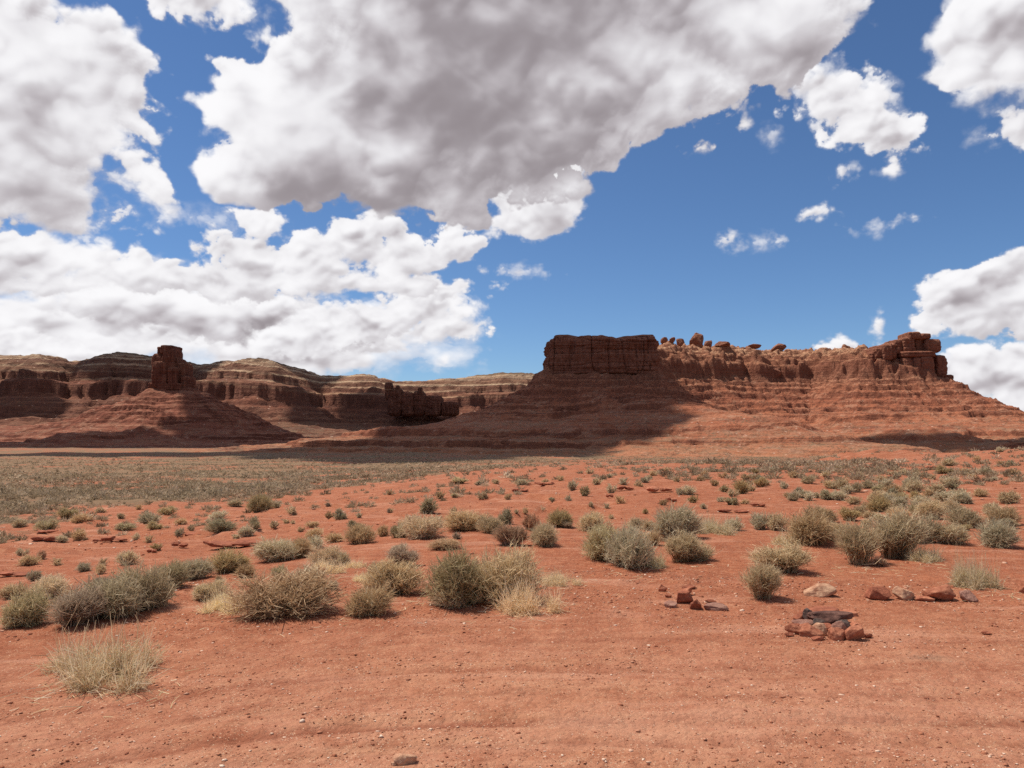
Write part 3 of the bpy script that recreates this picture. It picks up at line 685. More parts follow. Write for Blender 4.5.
# far layered cliffs
FARP = [(-700, 3300), (-350, 3350), (-120, 3300), (-40, 3500), (10, 3330), (45, 3330), (70, 3450), (88, 3600), (106, 3430), (140, 3450), (160, 3640), (195, 3800), (222, 3600), (236, 3360), (262, 3340), (300, 3560), (322, 3700), (350, 3620), (376, 3640), (392, 3790), (420, 3900), (440, 3830), (470, 3960), (505, 3850), (560, 4000), (700, 4300), (1100, 4600), (1400, 4800)]
FP = [(xcol(a, b, 350), b) for a, b in FARP]+[(4200, 8000), (-7000, 8000)]
def far_z(X, Y):
    X2 = X+fbm2(X*.0022, Y*.0022, 3, .5, 81)*70; Y2 = Y+fbm2(X*.0022+9, Y*.0022, 3, .5, 82)*70
    s, u = sdf_poly(X2, Y2, FP)
    n = fbm2(X*.004, Y*.004, 4, .55, 83)
    gul = np.abs(pn2(u*.006, s*.0012, 84)); gul2 = np.abs(pn2(u*.017, s*.003, 85))
    s2 = s+n*40+(gul-.25)*150*sstep(s, 40, 500)+(gul2-.25)*75*sstep(s, -60, 200)+fbm2(X*.02, Y*.02, 3, .55, 86)*12
    px = 512+X/Y*F
    T = np.interp(px, [-200, 0, 45, 70, 115, 150, 200, 225, 262, 300, 320, 370, 400, 440, 478, 520, 600, 900, 1020, 1100],
                      [395, 368, 372, 366, 395, 385, 372, 365, 358, 330, 305, 298, 285, 290, 328, 330, 330, 120, 110, 110])
    k = T/370.
    pz = T+k*np.interp(s2, [-2500, -700, -250, -80, 0, 40, 90, 130, 136, 190, 230, 240, 300, 420, 560, 760, 1100, 1500],
                          [30, 16, 4, -8, -28, -45, -75, -95, -128, -140, -150, -205, -232, -285, -325, -360, -385, -430])
    st = np.clip(.6+.8*pn2(u*.003, pz*.02, 87), 0, 1)
    zz = terrace(pz, 26, .16, st, .25*fbm2(X*.003, Y*.003, 3, .5, 88))
    zz = terrace(zz, 9, .2, .6, .3*pn2(X*.006, Y*.006, 89))
    return zz+fbm2(X*.03, Y*.03, 3, .6, 90)*3.2+fbm2(X*.006, Y*.006, 4, .5, 91)*8
far = heightfield('cliffs', -4600, 3600, 2300, 5600, 8.0, far_z, M_FAR)
tag(far, 'distant layered cliffs with pale rounded tops along the horizon', kind='structure')
# dark promontory in front of the far cliffs
pb = [(386, 401, 387, 416, 0, 60), (384, 391.5, 382, 400, 0, 30), (398, 413, 391.5, 416, 12, 60), (395, 399, 385, 396, 6, 20), (410, 425, 390, 416, 20, 60), (417, 422, 387, 396, 24, 20), (422, 441, 395, 416, 34, 60), (438, 458, 401, 416, 50, 60)]
rock_stack('cliff_promontory', pixblocks(pb, 3150, 60), M_FAR, far, 57, 5, 4.5, 5)

# ------------------------------------------------------------------ clouds overhead, out of the picture: they throw the broad shadows on the landforms
M_CLOUD, t_, b_ = material('cloud_white', 1); b_.inputs['Base Color'].default_value = (.93, .93, .94, 1)
def cloud(poly, zref, alt, puff, seed, n):
    r = np.random.default_rng(seed); Pp = np.array(poly, float)
    off = SD[:2]/SD[2]*(alt-zref)
    mn, mx = Pp.min(0), Pp.max(0); cos, fcs, o = [], [], 0; got = 0
    v0, f0 = ico(3)
    while got < n:
        q = r.uniform(mn, mx); s, _ = sdf_poly(np.array([q[0]]), np.array([q[1]]), poly)
        if s[0] > -puff*.35: continue
        rad = min(puff*r.uniform(.8, 1.25), -s[0]+puff*.25)
        v = v0*(1+.22*fbm3(v0[:, 0]*1.6+got, v0[:, 1]*1.6, v0[:, 2]*1.6, 3, .55, seed))[:, None]
        v = v*rad*np.array([1, 1, .55])+np.array([q[0]+off[0], q[1]+off[1], alt+r.uniform(0, rad*.4)])
        cos.append(v); fcs.append(f0+o); o += len(v); got += 1
    ob = mesh_np('clouds', np.vstack(cos), np.vstack(fcs), M_CLOUD, smooth=True)
    return tag(ob, 'white cumulus overhead above the picture', kind='stuff')
cloud([(-30, 430), (30, 520), (62, 600), (125, 690), (205, 770), (245, 850), (222, 930), (200, 1010), (60, 1060), (-110, 1000), (-130, 850), (-150, 720), (-330, 650), (-430, 600), (-300, 560), (-120, 500)], 8, 1700, 40, 1, 300)
cloud([(-1100, 1120), (-980, 1190), (-860, 1270), (-720, 1255), (-610, 1330), (-590, 1430), (-560, 1560), (-430, 1640), (-340, 1540), (-300, 1380), (-50, 1360), (60, 1300), (0, 1120), (-500, 1060)], -8, 1900, 44, 2, 330)
cloud([(-14, 330), (-30, 275), (-62, 262), (-90, 330), (-150, 420), (-290, 450), (-460, 455), (-470, 520), (-250, 590), (-60, 640), (10, 590)], -11, 1300, 24, 3, 190)
cloud([(215, 880), (262, 900), (330, 830), (420, 770), (560, 740), (700, 750), (700, 715), (540, 700), (400, 705), (300, 760)], -5, 1600, 20, 8, 110)
cloud([(-2050, 3900), (-1900, 3300), (-1450, 3250), (-1380, 3700), (-1500, 4200)], 280, 3800, 120, 4, 60)
cloud([(-2700, 3250), (-2300, 3050), (-1900, 3180), (-1700, 2950), (-2500, 2800), (-2900, 2950)], 80, 3600, 90, 5, 60)
cloud([(-900, 2950), (-450, 2900), (-100, 3150), (-180, 3420), (-620, 3450), (-880, 3200)], 120, 3600, 80, 6, 70)
cloud([(-1180, 3500), (-980, 3450), (-820, 3700), (-1000, 3950), (-1250, 3800)], 300, 3700, 80, 9, 40)

# ------------------------------------------------------------------ shrubs
def plant_material(name, stops, trans=.15, fade=.75):
    m, t, b = material(name, .9)
    tone = t.new('ShaderNodeAttribute', attribute_name='tone').outputs['Fac']
    rnd = t.new('ShaderNodeObjectInfo').outputs['Random']
    col = t.ramp(tone, stops)
    hsv = t.new('ShaderNodeHueSaturation', {'Hue': t.rng(rnd, 0, 1, .485, .512), 'Saturation': t.rng(rnd, 1, 0, fade, 1.15), 'Value': t.rng(t.math('FRACT', t.math('MULTIPLY', rnd, 7.3)), 0, 1, .78, 1.2), 'Color': col})
    t.l.new(hsv.outputs[0], b.inputs['Base Color'])
    tr = t.new('ShaderNodeBsdfTranslucent', {0: hsv.outputs[0]})
    mx = t.new('ShaderNodeMixShader', {0: trans, 1: b.outputs[0], 2: tr.outputs[0]})
    t.l.new(mx.outputs[0], m.node_tree.nodes['Material Output'].inputs[0])
    return m
PM = {
 's': plant_material('grey_sage', [(0, (0.284, 0.195, 0.108)), (.3, (0.496, 0.374, 0.216)), (.7, (0.628, 0.498, 0.294)), (1, (0.851, 0.671, 0.423))], .3),
 'g': plant_material('olive_green_scrub', [(0, (0.258, 0.179, 0.088)), (.4, (0.438, 0.353, 0.182)), (.75, (0.564, 0.459, 0.259)), (1, (0.768, 0.616, 0.396))], .3),
 'o': plant_material('golden_scrub', [(0, (0.353, 0.238, 0.138)), (.4, (0.590, 0.440, 0.263)), (.75, (0.754, 0.584, 0.374)), (1, (0.920, 0.798, 0.562))], .3),
 'd': plant_material('dry_straw', [(0, (.44, .30, .17)), (.35, (.70, .55, .34)), (.7, (.87, .73, .49)), (1, (.93, .84, .64))], .35, 1.0),
 'b': plant_material('brown_twigs', [(0, (0.223, 0.131, 0.078)), (.4, (0.422, 0.273, 0.166)), (.8, (0.586, 0.404, 0.258)), (1, (0.727, 0.546, 0.359))], .3),
}
def ribbons(p0, p1, p2, w0, w1, r):
    """curved twigs of three joints each"""
    n = len(p0); d = p2-p0; side = np.cross(d, r.normal(size=(n, 3))); side /= np.linalg.norm(side, axis=1)[:, None]+1e-9
    w0 = np.broadcast_to(w0, n)[:, None]; w1 = np.broadcast_to(w1, n)[:, None]; wm = (w0+w1)/2*1.05
    co = np.stack([p0-side*w0/2, p0+side*w0/2, p1-side*wm/2, p1+side*wm/2, p2-side*w1/2, p2+side*w1/2], 1)
    b = np.arange(n)[:, None]*6
    f = np.concatenate([b+np.array([[0, 1, 3, 2]]), b+np.array([[2, 3, 5, 4]])])
    return co.reshape(-1, 3), f
def shrub_geo(seed, ns, nt, w, kind):
    """unit shrub, 1 m across and as high as shape asks: woody stems and fine sprays"""
    r = np.random.default_rng(seed)
    hgt = {'dome': .55, 'tall': .80, 'tuft': .62, 'low': .42}[kind]
    # a few lobes make the outline uneven
    nl = r.integers(4, 8); la = r.uniform(0, 2*math.pi, nl); lobes = np.stack([np.cos(la)*r.uniform(.08, .27, nl), np.sin(la)*r.uniform(.08, .27, nl), r.uniform(0, .10, nl)], 1); lr = r.uniform(.55, 1.0, nl)
    li = r.integers(0, nl, ns); th = r.uniform(0, 2*math.pi, ns); cz = r.uniform(.02 if kind != 'tall' else .25, 1, ns)**(.8 if kind != 'tall' else .6); sz = np.sqrt(1-cz*cz)
    R0 = lr[li]*r.uniform(.75, 1.08, ns)
    tip = lobes[li]+np.stack([np.cos(th)*sz*.30*R0, np.sin(th)*sz*.30*R0, cz*hgt*R0*.95+.02], 1)
    base = lobes[li]*np.array([.45, .45, 0])+np.stack([r.normal(0, .045, ns), r.normal(0, .045, ns), np.full(ns, -.03)], 1)
    mid = base*.5+tip*.5+np.stack([(tip-base)[:, 0]*-.10, (tip-base)[:, 1]*-.10, .06*(tip-base)[:, 2]], 1)+r.normal(0, .034, (ns, 3))
    c1, f1 = ribbons(base, mid, tip, w*1.6, w*.8, r)
    t1 = np.repeat(np.clip(r.normal(.25, .15, ns), 0, 1), 6)
    # bare dead stems that stick out
    nd = max(6, ns//14); da = r.uniform(0, 6.283, nd); dt = r.uniform(.1, 1.25, nd); dl = r.uniform(.35, .62, nd)
    dtip = np.stack([np.cos(da)*np.sin(dt)*dl, np.sin(da)*np.sin(dt)*dl, np.cos(dt)*dl*hgt*1.7+.02], 1); db = r.normal(0, .05, (nd, 3))*np.array([1, 1, 0])
    c3, f3 = ribbons(db, dtip*.5+r.normal(0, .04, (nd, 3)), dtip, w*1.5, w*.7, r)
    f1 = np.concatenate([f1, f3+len(c1)]); c1 = np.vstack([c1, c3]); t1 = np.concatenate([t1, np.repeat(r.uniform(.6, 1, nd), 6)])
    si = r.integers(0, ns, nt); tt = r.uniform(.30, 1.0, nt)**.7
    b_, m_, e_ = base[si], mid[si], tip[si]; tq = tt[:, None]
    p = (1-tq)**2*b_+2*tq*(1-tq)*(2*m_-.5*b_-.5*e_)+tq*tq*e_
    out = p-np.array([0, 0, .12]); out /= np.linalg.norm(out, axis=1)[:, None]+1e-6
    d = out*.5+r.normal(0, .72, (nt, 3))+np.array([0, 0, .45 if kind != 'low' else .15])*(1.6 if kind == 'tall' else 1); d /= np.linalg.norm(d, axis=1)[:, None]
    ln = r.uniform(.05, .15, nt)[:, None]*(1.35 if kind in ('tall', 'tuft') else 1)
    q2 = p+d*ln; q2[:, 2] = np.maximum(q2[:, 2], .0); q1 = p+d*ln*.55+r.normal(0, .006, (nt, 3))
    c2, f2 = ribbons(p, q1, q2, w*.95, w*.45, r)
    depth = np.clip(np.linalg.norm(q2*np.array([1, 1, .9]), axis=1)/.55, 0, 1)
    t2 = np.repeat(np.clip(.32+.35*r.random(nt)+.28*(r.random(nt) < .18), 0, 1), 6)
    return (c1, f1, t1), (c2, f2, t2)
def straw_geo(seed, n, w, lean=.95, spread=.85):
    r = np.random.default_rng(seed)
    nc = 11; ca = r.uniform(0, 6.28, nc); cc = np.stack([np.cos(ca)*r.uniform(.0, spread*.75, nc), np.sin(ca)*r.uniform(.0, spread*.6, nc)], 1)
    ci = r.integers(0, nc, n); b = np.zeros((n, 3)); b[:, :2] = cc[ci]+r.normal(0, .05, (n, 2)); b[:, 2] = -.02
    a = r.uniform(0, 6.28, n); ln = r.uniform(.10, .36, n)*np.where(r.random(n) < .1, 1.4, 1); tilt = np.clip(r.normal(lean, .45, n), .02, 1.55)
    d = np.stack([np.cos(a)*np.sin(tilt), np.sin(a)*np.sin(tilt), np.cos(tilt)], 1)
    m = b+d*ln[:, None]*.5+r.normal(0, .012, (n, 3)); e = m+(d+np.array([0, 0, -.35])*np.sin(tilt)[:, None]+r.normal(0, .25, (n, 3)))*ln[:, None]*.5
    e[:, 2] = np.maximum(e[:, 2], .002); m[:, 2] = np.maximum(m[:, 2], .001)
    c, f = ribbons(b, m, e, w, w*.4, r)
    nt = n; k = r.integers(0, n, nt); d2 = r.normal(0, 1, (nt, 3)); d2[:, 2] = np.abs(d2[:, 2])*.6; d2 /= np.linalg.norm(d2, axis=1)[:, None]
    p = m[k]; q2 = p+d2*r.uniform(.03, .09, nt)[:, None]; c2, f2 = ribbons(p, (p+q2)/2, q2, w*.8, w*.4, r)
    t1 = np.repeat(r.beta(2.2, 1.6, n), 6); t2 = np.repeat(r.beta(2.4, 1.4, nt), 6)
    return (c, f, t1), (c2, f2, t2)
def me_from(name, geo, mat):
    co, f, tone = geo
    o = mesh_np(name, co, f, mat, attrs={'tone': tone}); me = o.data; bpy.data.objects.remove(o); return me
_cache = {}
LOD = {'A': (420, 5200, .0075), 'B': (190, 1700, .014), 'C': (70, 420, .030)}
SHAPES = {'s': ('dome', 'low', 'dome'), 'g': ('tall', 'dome', 'dome'), 'o': ('dome', 'tuft', 'dome'), 'b': ('tall', 'tuft', 'tall'), 't': ('tall',)}
def shrub_meshes(kind, lod, var):
    key = (kind, lod, var)
    if key in _cache: return _cache[key]
    ns, nt, w = LOD[lod]; mk = 's' if kind == 't' else kind
    if kind == 'd': a, b = straw_geo(900+var, {'A': 1900, 'B': 700, 'C': 220}[lod], w*.95)
    else: a, b = shrub_geo(hash_(key), ns, nt, w, SHAPES[kind][var % len(SHAPES[kind])])
    if lod == 'A': r = (me_from('stems', a, PM[mk]), me_from('foliage', b, PM[mk]))
    else:
        co = np.vstack([a[0], b[0]]); f = np.vstack([a[1], b[1]+len(a[0])]); r = (me_from('shrub', (co, f, np.concatenate([a[2], b[2]])), PM[mk]),)
    _cache[key] = r; return r
def hash_(k): return (ord(k[0])*131+ord(k[1])*17+k[2]*7+3) % 9973
NAME = {'s': 'sagebrush', 't': 'sagebrush', 'g': 'green_shrub', 'o': 'golden_shrub', 'd': 'dry_grass_tuft', 'b': 'brown_shrub'}
CATN = {'s': 'shrub', 't': 'shrub', 'g': 'shrub', 'o': 'shrub', 'd': 'dry grass', 'b': 'shrub'}
PLANTS = []
def plant(px, v, w, h, kind, label=None, group=None, pos=None):
    x, y, z = pos if pos else hit(px, v)
    Wm = w/F*y; Hm = h/F*y
    lod = 'A' if w >= 27 else ('B' if w >= 13 else 'C')
    var = random.randrange({'A': 6, 'B': 5, 'C': 5}[lod])
    ms = shrub_meshes(kind, lod, var)
    if not ms[-1].get('zm'):
        q_ = np.empty(len(ms[-1].vertices)*3); ms[-1].vertices.foreach_get('co', q_); q_ = q_.reshape(-1, 3)
        ms[-1]['zm'] = float(np.percentile(q_[:, 2], 99.3)); ms[-1]['wm'] = float(np.mean(np.percentile(q_[:, :2], 97.5, axis=0)-np.percentile(q_[:, :2], 2.5, axis=0)))
    zmax = ms[-1]['zm']; wid = ms[-1]['wm']
    zz = float(H(x, y, False))
    if lod == 'A':
        o = empty(NAME[kind], (x, y+Wm*.3, zz), random.uniform(0, 6.28))
        for nm, me in zip(('stems', 'foliage') if kind != 'd' else ('stalks', 'seed_heads'), ms):
            c = bpy.data.objects.new(nm, me); C.objects.link(c); c.parent = o
    else:
        o = bpy.data.objects.new(NAME[kind], ms[0]); C.objects.link(o); o.location = (x, y+Wm*.3, zz); o.rotation_euler = (0, 0, random.uniform(0, 6.28))
    o.scale = (Wm*(.75 if kind != 'd' else .98)/wid*random.uniform(.95, 1.08), Wm*(.73 if kind != 'd' else .92)/wid, Hm/zmax*(.90 if kind != 'd' else .68))
    tag(o, label, CATN[kind], group); PLANTS.append((px, v, w, h, kind, o, label)); return o

# big plants, each with its own label: (px, base row, width, height, kind, label)
BIG = [
 (80, 688, 112, 44, 'd', 'spiky pale straw clump alone on the bare track at lower left'),
 (268, 621, 104, 46, 'o', 'widest golden-tan dome shrub at the edge of the bare ground, left of centre'),
 (458, 609, 66, 60, 'g', 'tall olive half of the big double shrub in the centre of the foreground'),
 (506, 606, 76, 58, 's', 'grey right half of the big double shrub in the centre of the foreground'),
 (522, 614, 52, 30, 'd', 'bleached straw tuft at the foot of the big double shrub'),
 (362, 618, 46, 30, 's', 'whitish-tipped grey shrub between the golden dome and the double shrub, at the bare edge'),
 (386, 598, 58, 36, 's', 'rounded grey-brown shrub behind the whitish-tipped one'),
 (402, 567, 30, 22, 'b', 'dark round twiggy shrub above the grey-brown pair left of the double shrub'),
 (12, 628, 46, 40, 'g', 'olive shrub cut by the left picture edge at the rim of the bare ground'),
 (56, 628, 66, 40, 'b', 'brown twiggy shrub in the left hedge-like row, beside the olive edge shrub'),
 (96, 620, 66, 42, 's', 'grey-brown shrub in the middle of the left hedge-like row'),
 (134, 612, 58, 48, 's', 'largest grey-green shrub at the right end of the left hedge-like row'),
 (160, 590, 38, 28, 'g', 'green shrub rising behind the right end of the left hedge-like row'),
 (188, 580, 38, 20, 's', 'low grey shrub right behind the green one past the left hedge-like row'),
 (45, 598, 38, 22, 'o', 'olive-brown scrub behind the left hedge-like row'),
 (206, 602, 32, 20, 's', 'grey shrub with pale sticks left of the golden dome shrub'),
 (214, 613, 40, 20, 'd', 'faded straw patch touching the left side of the golden dome shrub'),
 (302, 592, 38, 24, 's', 'dusty grey shrub just behind the right shoulder of the golden dome shrub'),
 (272, 562, 46, 24, 's', 'long silvery grey shrub on the bank above the golden dome shrub'),
 (298, 558, 30, 20, 's', 'silvery grey shrub forming the right end of the long bank shrub'),
 (222, 574, 38, 24, 'g', 'dark green shrub on the slope left of the silvery bank shrub'),
 (320, 566, 30, 20, 'o', 'rusty olive shrub beside a straw tuft on the bank'),
 (323, 573, 28, 14, 'd', 'pale straw tuft in front of the rusty olive shrub'),
 (355, 545, 32, 21, 's', 'blue-grey shrub on the crest above the rusty olive shrub'),
 (420, 539, 38, 24, 'o', 'yellow-olive shrub in the row behind the double shrub'),
 (463, 532, 48, 22, 's', 'broad grey shrub in the middle of the row behind the double shrub'),
 (492, 534, 30, 18, 's', 'grey shrub joined to the right of the broad one behind the double shrub'),
 (511, 547, 30, 22, 'b', 'reddish-brown twiggy shrub just behind the top of the double shrub'),
 (546, 547, 32, 24, 's', 'grey-green shrub right behind the top of the double shrub'),
 (559, 528, 30, 18, 'g', 'green-grey shrub at the right end of the row behind the double shrub'),
 (590, 531, 30, 19, 's', 'round grey shrub with a dark heart left of the central pair'),
 (602, 562, 50, 38, 'g', 'green-grey left shrub of the leaning pair right of centre'),
 (630, 570, 50, 43, 's', 'pale spiky right shrub of the leaning pair right of centre'),
 (660, 568, 22, 22, 'd', 'small golden straw tuft between two grey shrubs right of centre'),
 (680, 541, 48, 36, 's', 'tall pale-topped grey shrub behind the golden straw tuft'),
 (686, 563, 38, 32, 't', 'upright grey shrub standing right of the golden straw tuft'),
 (706, 562, 30, 15, 's', 'low drooping spray at the right foot of the upright grey shrub'),
 (716, 534, 40, 16, 'd', 'line of bleached straw behind the upright grey shrub right of centre'),
 (812, 545, 54, 34, 's', 'wide dense grey shrub, largest in the row right of centre'),
 (790, 546, 26, 20, 'd', 'straw tuft at the left foot of the wide dense grey shrub'),
 (790, 574, 58, 30, 't', 'low wide shrub of upright grey twigs above the pale stone'),
 (767, 600, 38, 38, 't', 'leaning dark wispy tuft left of the pale flat stone'),
 (829, 523, 30, 17, 's', 'pale silver shrub behind the wide dense grey shrub'),
 (843, 542, 28, 18, 's', 'small whitish shrub at the right side of the wide dense grey shrub'),
 (872, 567, 46, 44, 't', 'tall open shrub with splayed stems from one dark foot at right'),
 (908, 560, 54, 50, 't', 'tallest dense grey shrub at right, beside the splayed one'),
 (932, 562, 32, 16, 'd', 'flattened straw at the right foot of the tallest dense grey shrub'),
 (935, 544, 36, 28, 's', 'grey shrub behind the right side of the tallest dense shrub'),
 (960, 545, 36, 22, 's', 'pale grey low shrub between the tallest shrub and the right edge'),
 (1004, 548, 40, 28, 's', 'dark-stemmed round shrub closest to the right picture edge'),
 (983, 589, 36, 30, 'd', 'upright golden grass tuft left of the stone at the right picture edge'),
 (935, 519, 34, 20, 's', 'mid-sized grey shrub above the pale grey low one at right'),
 (975, 528, 36, 22, 's', 'greenish-grey spreading shrub in the field near the right edge'),
 (1012, 526, 34, 20, 's', 'spreading grey shrub touching the right picture edge'),
 (258, 513, 28, 20, 'g', 'big dark green bush on the crest between red slope and plain'),
 (218, 533, 30, 15, 'g', 'wide low green shrub right above the long red rock ledge'),
 (440, 550, 34, 10, 'o', 'low scraggly scrub on bare soil behind the olive half of the double shrub'),
 (448, 608, 36, 20, 'o', 'thin tan sprigs at the left foot of the double shrub'),
 (556, 586, 34, 12, 'd', 'sparse bleached stalks right of the double shrub'),
 (885, 512, 30, 16, 'g', 'green-grey shrub above the splayed tall shrub at right'),
]
for b_ in BIG: plant(*b_)

# smaller plants: (px, base row, width, height, kind)
SM = '''7 600 24 16 s;25 606 14 12 s;30 582 14 12 s;25 566 20 11 s;19 556 12 8 s;39 560 10 10 b;53 566 12 8 s;82 572 15 10 s;95 575 15 11 s;101 566 10 8 s;123 566 22 15 s;98 588 20 10 b;
78 541 18 12 s;59 543 13 8 s;44 532 22 13 g;16 528 14 10 s;63 520 22 13 g;76 524 18 10 s;84 522 12 8 s;119 519 10 6 s;122 531 18 8 g;146 524 24 12 s;153 530 16 9 g;166 515 18 9 g;180 525 13 7 s;190 531 9 7 s;178 538 11 9 s;148 543 11 8 s;156 551 12 8 g;134 540 10 7 s;100 513 11 7 s;139 510 8 6 s;
216 520 20 9 s;208 523 8 5 s;235 507 15 8 s;276 508 11 7 s;291 515 12 10 s;254 529 14 12 g;245 537 17 12 s;235 539 8 5 s;273 528 11 8 s;286 524 7 5 s;293 524 6 5 s;300 532 8 6 s;311 528 14 7 s;313 539 20 11 s;329 519 10 8 s;340 521 14 13 g;328 507 8 5 b;359 518 8 6 s;390 513 6 5 s;353 528 13 8 g;
243 578 22 14 s;215 584 8 9 s;313 549 22 13 s;333 543 20 10 s;381 537 14 12 s;396 538 14 15 g;341 566 14 15 s;277 580 18 15 g;375 580 22 18 g;
402 538 20 16 s;436 528 18 12 s;411 523 12 9 s;505 525 18 17 g;530 531 20 17 b;565 527 14 12 s;426 514 24 17 g;439 499 11 9 s;482 500 11 8 s;453 512 7 6 s;453 498 8 5 g;502 493 6 6 s;508 500 8 7 s;525 514 7 7 s;517 514 6 5 s;542 510 12 6 d;569 501 8 7 s;573 490 12 11 s;520 486 18 7 s;458 484 17 7 g;390 495 7 5 s;388 513 6 5 b;478 485 12 6 s;495 484 9 5 s;553 502 7 5 g;
637 529 14 12 s;650 531 17 12 s;655 546 20 15 s;738 531 18 14 s;585 496 11 11 g;597 485 12 8 s;625 485 12 8 s;612 493 11 10 s;592 508 7 6 s;607 509 8 6 s;621 504 11 9 s;640 487 10 7 s;646 483 12 7 s;664 506 8 7 s;646 514 7 6 g;613 519 7 6 s;690 495 15 10 s;681 495 10 8 s;694 503 12 8 g;704 509 9 6 s;716 486 10 7 s;743 494 19 15 g;733 505 12 8 g;
764 530 20 18 s;780 531 20 20 s;766 486 14 8 s;786 489 11 8 s;806 498 20 8 s;831 500 17 11 g;812 484 15 9 s;850 494 15 9 s;856 505 17 9 s;880 503 19 8 s;894 497 11 11 g;906 503 15 11 g;873 489 18 9 s;910 491 10 7 s;870 509 10 8 s;895 516 13 9 s;846 484 12 7 s;853 521 24 14 g;885 567 15 10 b;
1013 504 20 14 s;970 504 18 12 s;985 497 14 9 s;950 500 16 9 s;955 490 12 8 g;942 493 18 10 s;919 476 11 8 s;948 474 15 9 g;967 475 12 8 s;990 475 13 8 s;979 461 9 6 s;1013 466 12 7 g;1003 465 8 5 s;952 466 15 8 s;1018 475 11 7 s;1003 452 9 6 s;1020 447 8 6 s;905 475 12 7 s;930 505 16 10 s;920 515 16 10 g;1000 515 20 12 s;955 512 20 12 s;905 520 20 12 s;
700 481 10 7 s;678 482 8 6 s;655 476 9 6 s;668 472 8 5 s;725 478 10 6 s;748 480 11 7 s;756 474 9 6 g;795 478 12 8 s;775 473 10 6 s;826 477 12 7 s;860 478 12 7 s;885 482 12 8 s;840 470 9 5 s;610 478 8 5 s;590 474 8 6 s;560 481 9 6 s;545 483 9 5 s'''
small = []
for tok in SM.replace('\n', '').split(';'):
    if tok.strip():
        q = tok.split(); small.append((float(q[0]), float(q[1]), float(q[2]), float(q[3]), q[4]))
_r = random.Random(44)
for n_, xa, xb, va, vb, wa, wb, kk in ((38, 830, 1020, 484, 545, 12, 22, 'sssg'), (12, 600, 1020, 474, 486, 7, 11, 'ss'), (14, 720, 850, 480, 512, 8, 14, 'ssg'), (12, 410, 580, 515, 540, 10, 20, 'sdb'), (7, 590, 745, 528, 545, 14, 24, 'dds'), (6, 290, 400, 545, 600, 12, 22, 'dso'), (4, 0, 130, 590, 612, 14, 24, 'so')):
    for _ in range(n_):
        w_ = _r.uniform(wa, wb); small.append((_r.uniform(xa, xb), _r.uniform(va, vb), w_, w_*_r.uniform(.5, .8), _r.choice(kk)))
# region names for the small ones; within each the plants are told apart by order from the left
REG = [('behind the left hedge-like row', lambda x, y: x < 130 and y >= 580),
 ('on the slope below the left ledges', lambda x, y: x < 150 and 546 <= y < 580),
 ('beside the dark left ledges', lambda x, y: x < 200 and 529 <= y < 546),
 ('where left slope meets plain', lambda x, y: x < 200 and y < 529),
 ('behind the golden dome shrub', lambda x, y: 200 <= x < 400 and y >= 548),
 ('around the long red ledge', lambda x, y: 200 <= x < 300 and 523 <= y < 548),
 ('on the bank right of the long ledge', lambda x, y: 300 <= x < 400 and 523 <= y < 548),
 ('on the smooth crest above the long ledge', lambda x, y: 150 <= x < 400 and y < 523),
 ('in the row behind the double shrub', lambda x, y: 400 <= x < 580 and y >= 520),
 ('on the rise beyond the double shrub', lambda x, y: 400 <= x < 580 and 497 <= y < 520),
 ('atop the red rise before the shaded mesa', lambda x, y: 400 <= x < 580 and y < 497),
 ('behind the central leaning pair', lambda x, y: 580 <= x < 760 and y >= 520),
 ('just below the low rubble band', lambda x, y: 580 <= x < 760 and 498 <= y < 520),
 ('along the low rubble band', lambda x, y: 580 <= x < 720 and 483 <= y < 498),
 ('at the foot of the sunlit apron', lambda x, y: 580 <= x < 870 and y < 483),
 ('above the wide dense grey shrub', lambda x, y: 720 <= x < 860 and 483 <= y < 512),
 ('around the wide dense grey shrub', lambda x, y: 760 <= x < 890 and y >= 512),
 ('above the two tall right shrubs', lambda x, y: 860 <= x < 935 and 480 <= y < 512),
 ('behind the two tall right shrubs', lambda x, y: x >= 860 and 512 <= y < 560),
 ('in the field near the right edge', lambda x, y: x >= 935 and 480 <= y < 512),
 ('on the hillock at far right', lambda x, y: x >= 860 and y < 480),
 ('on the open ground', lambda x, y: True)]
ORD = ['first', 'second', 'third', 'fourth', 'fifth', 'sixth', 'seventh', 'eighth', 'ninth', 'tenth', 'eleventh', 'twelfth', 'thirteenth', 'fourteenth', 'fifteenth', 'sixteenth', 'seventeenth', 'eighteenth', 'nineteenth', 'twentieth']
ADJ = {'s': 'grey shrub', 't': 'grey shrub', 'g': 'green-grey shrub', 'o': 'olive shrub', 'b': 'brown shrub', 'd': 'straw tuft'}
byreg = {}
for p_ in small:
    k = next(i for i, (n_, f_) in enumerate(REG) if f_(p_[0], p_[1])); byreg.setdefault(k, []).append(p_)
for k in sorted(byreg):
    L = sorted(byreg[k])
    if len(L) > 20:
        md = sorted(p_[1] for p_ in L)[len(L)//2]
        parts_ = [([p_ for p_ in L if p_[1] >= md], 'nearer '), ([p_ for p_ in L if p_[1] < md], 'farther ')]
    else: parts_ = [(L, '')]
    for LL, w_ in parts_:
        for i, p_ in enumerate(LL):
            lab = '%s, %s from left of %ssmall plants %s' % (ADJ[p_[4]], ORD[min(i, 19)], w_, REG[k][0])
            plant(*p_, label=lab, group='small plants '+REG[k][0])

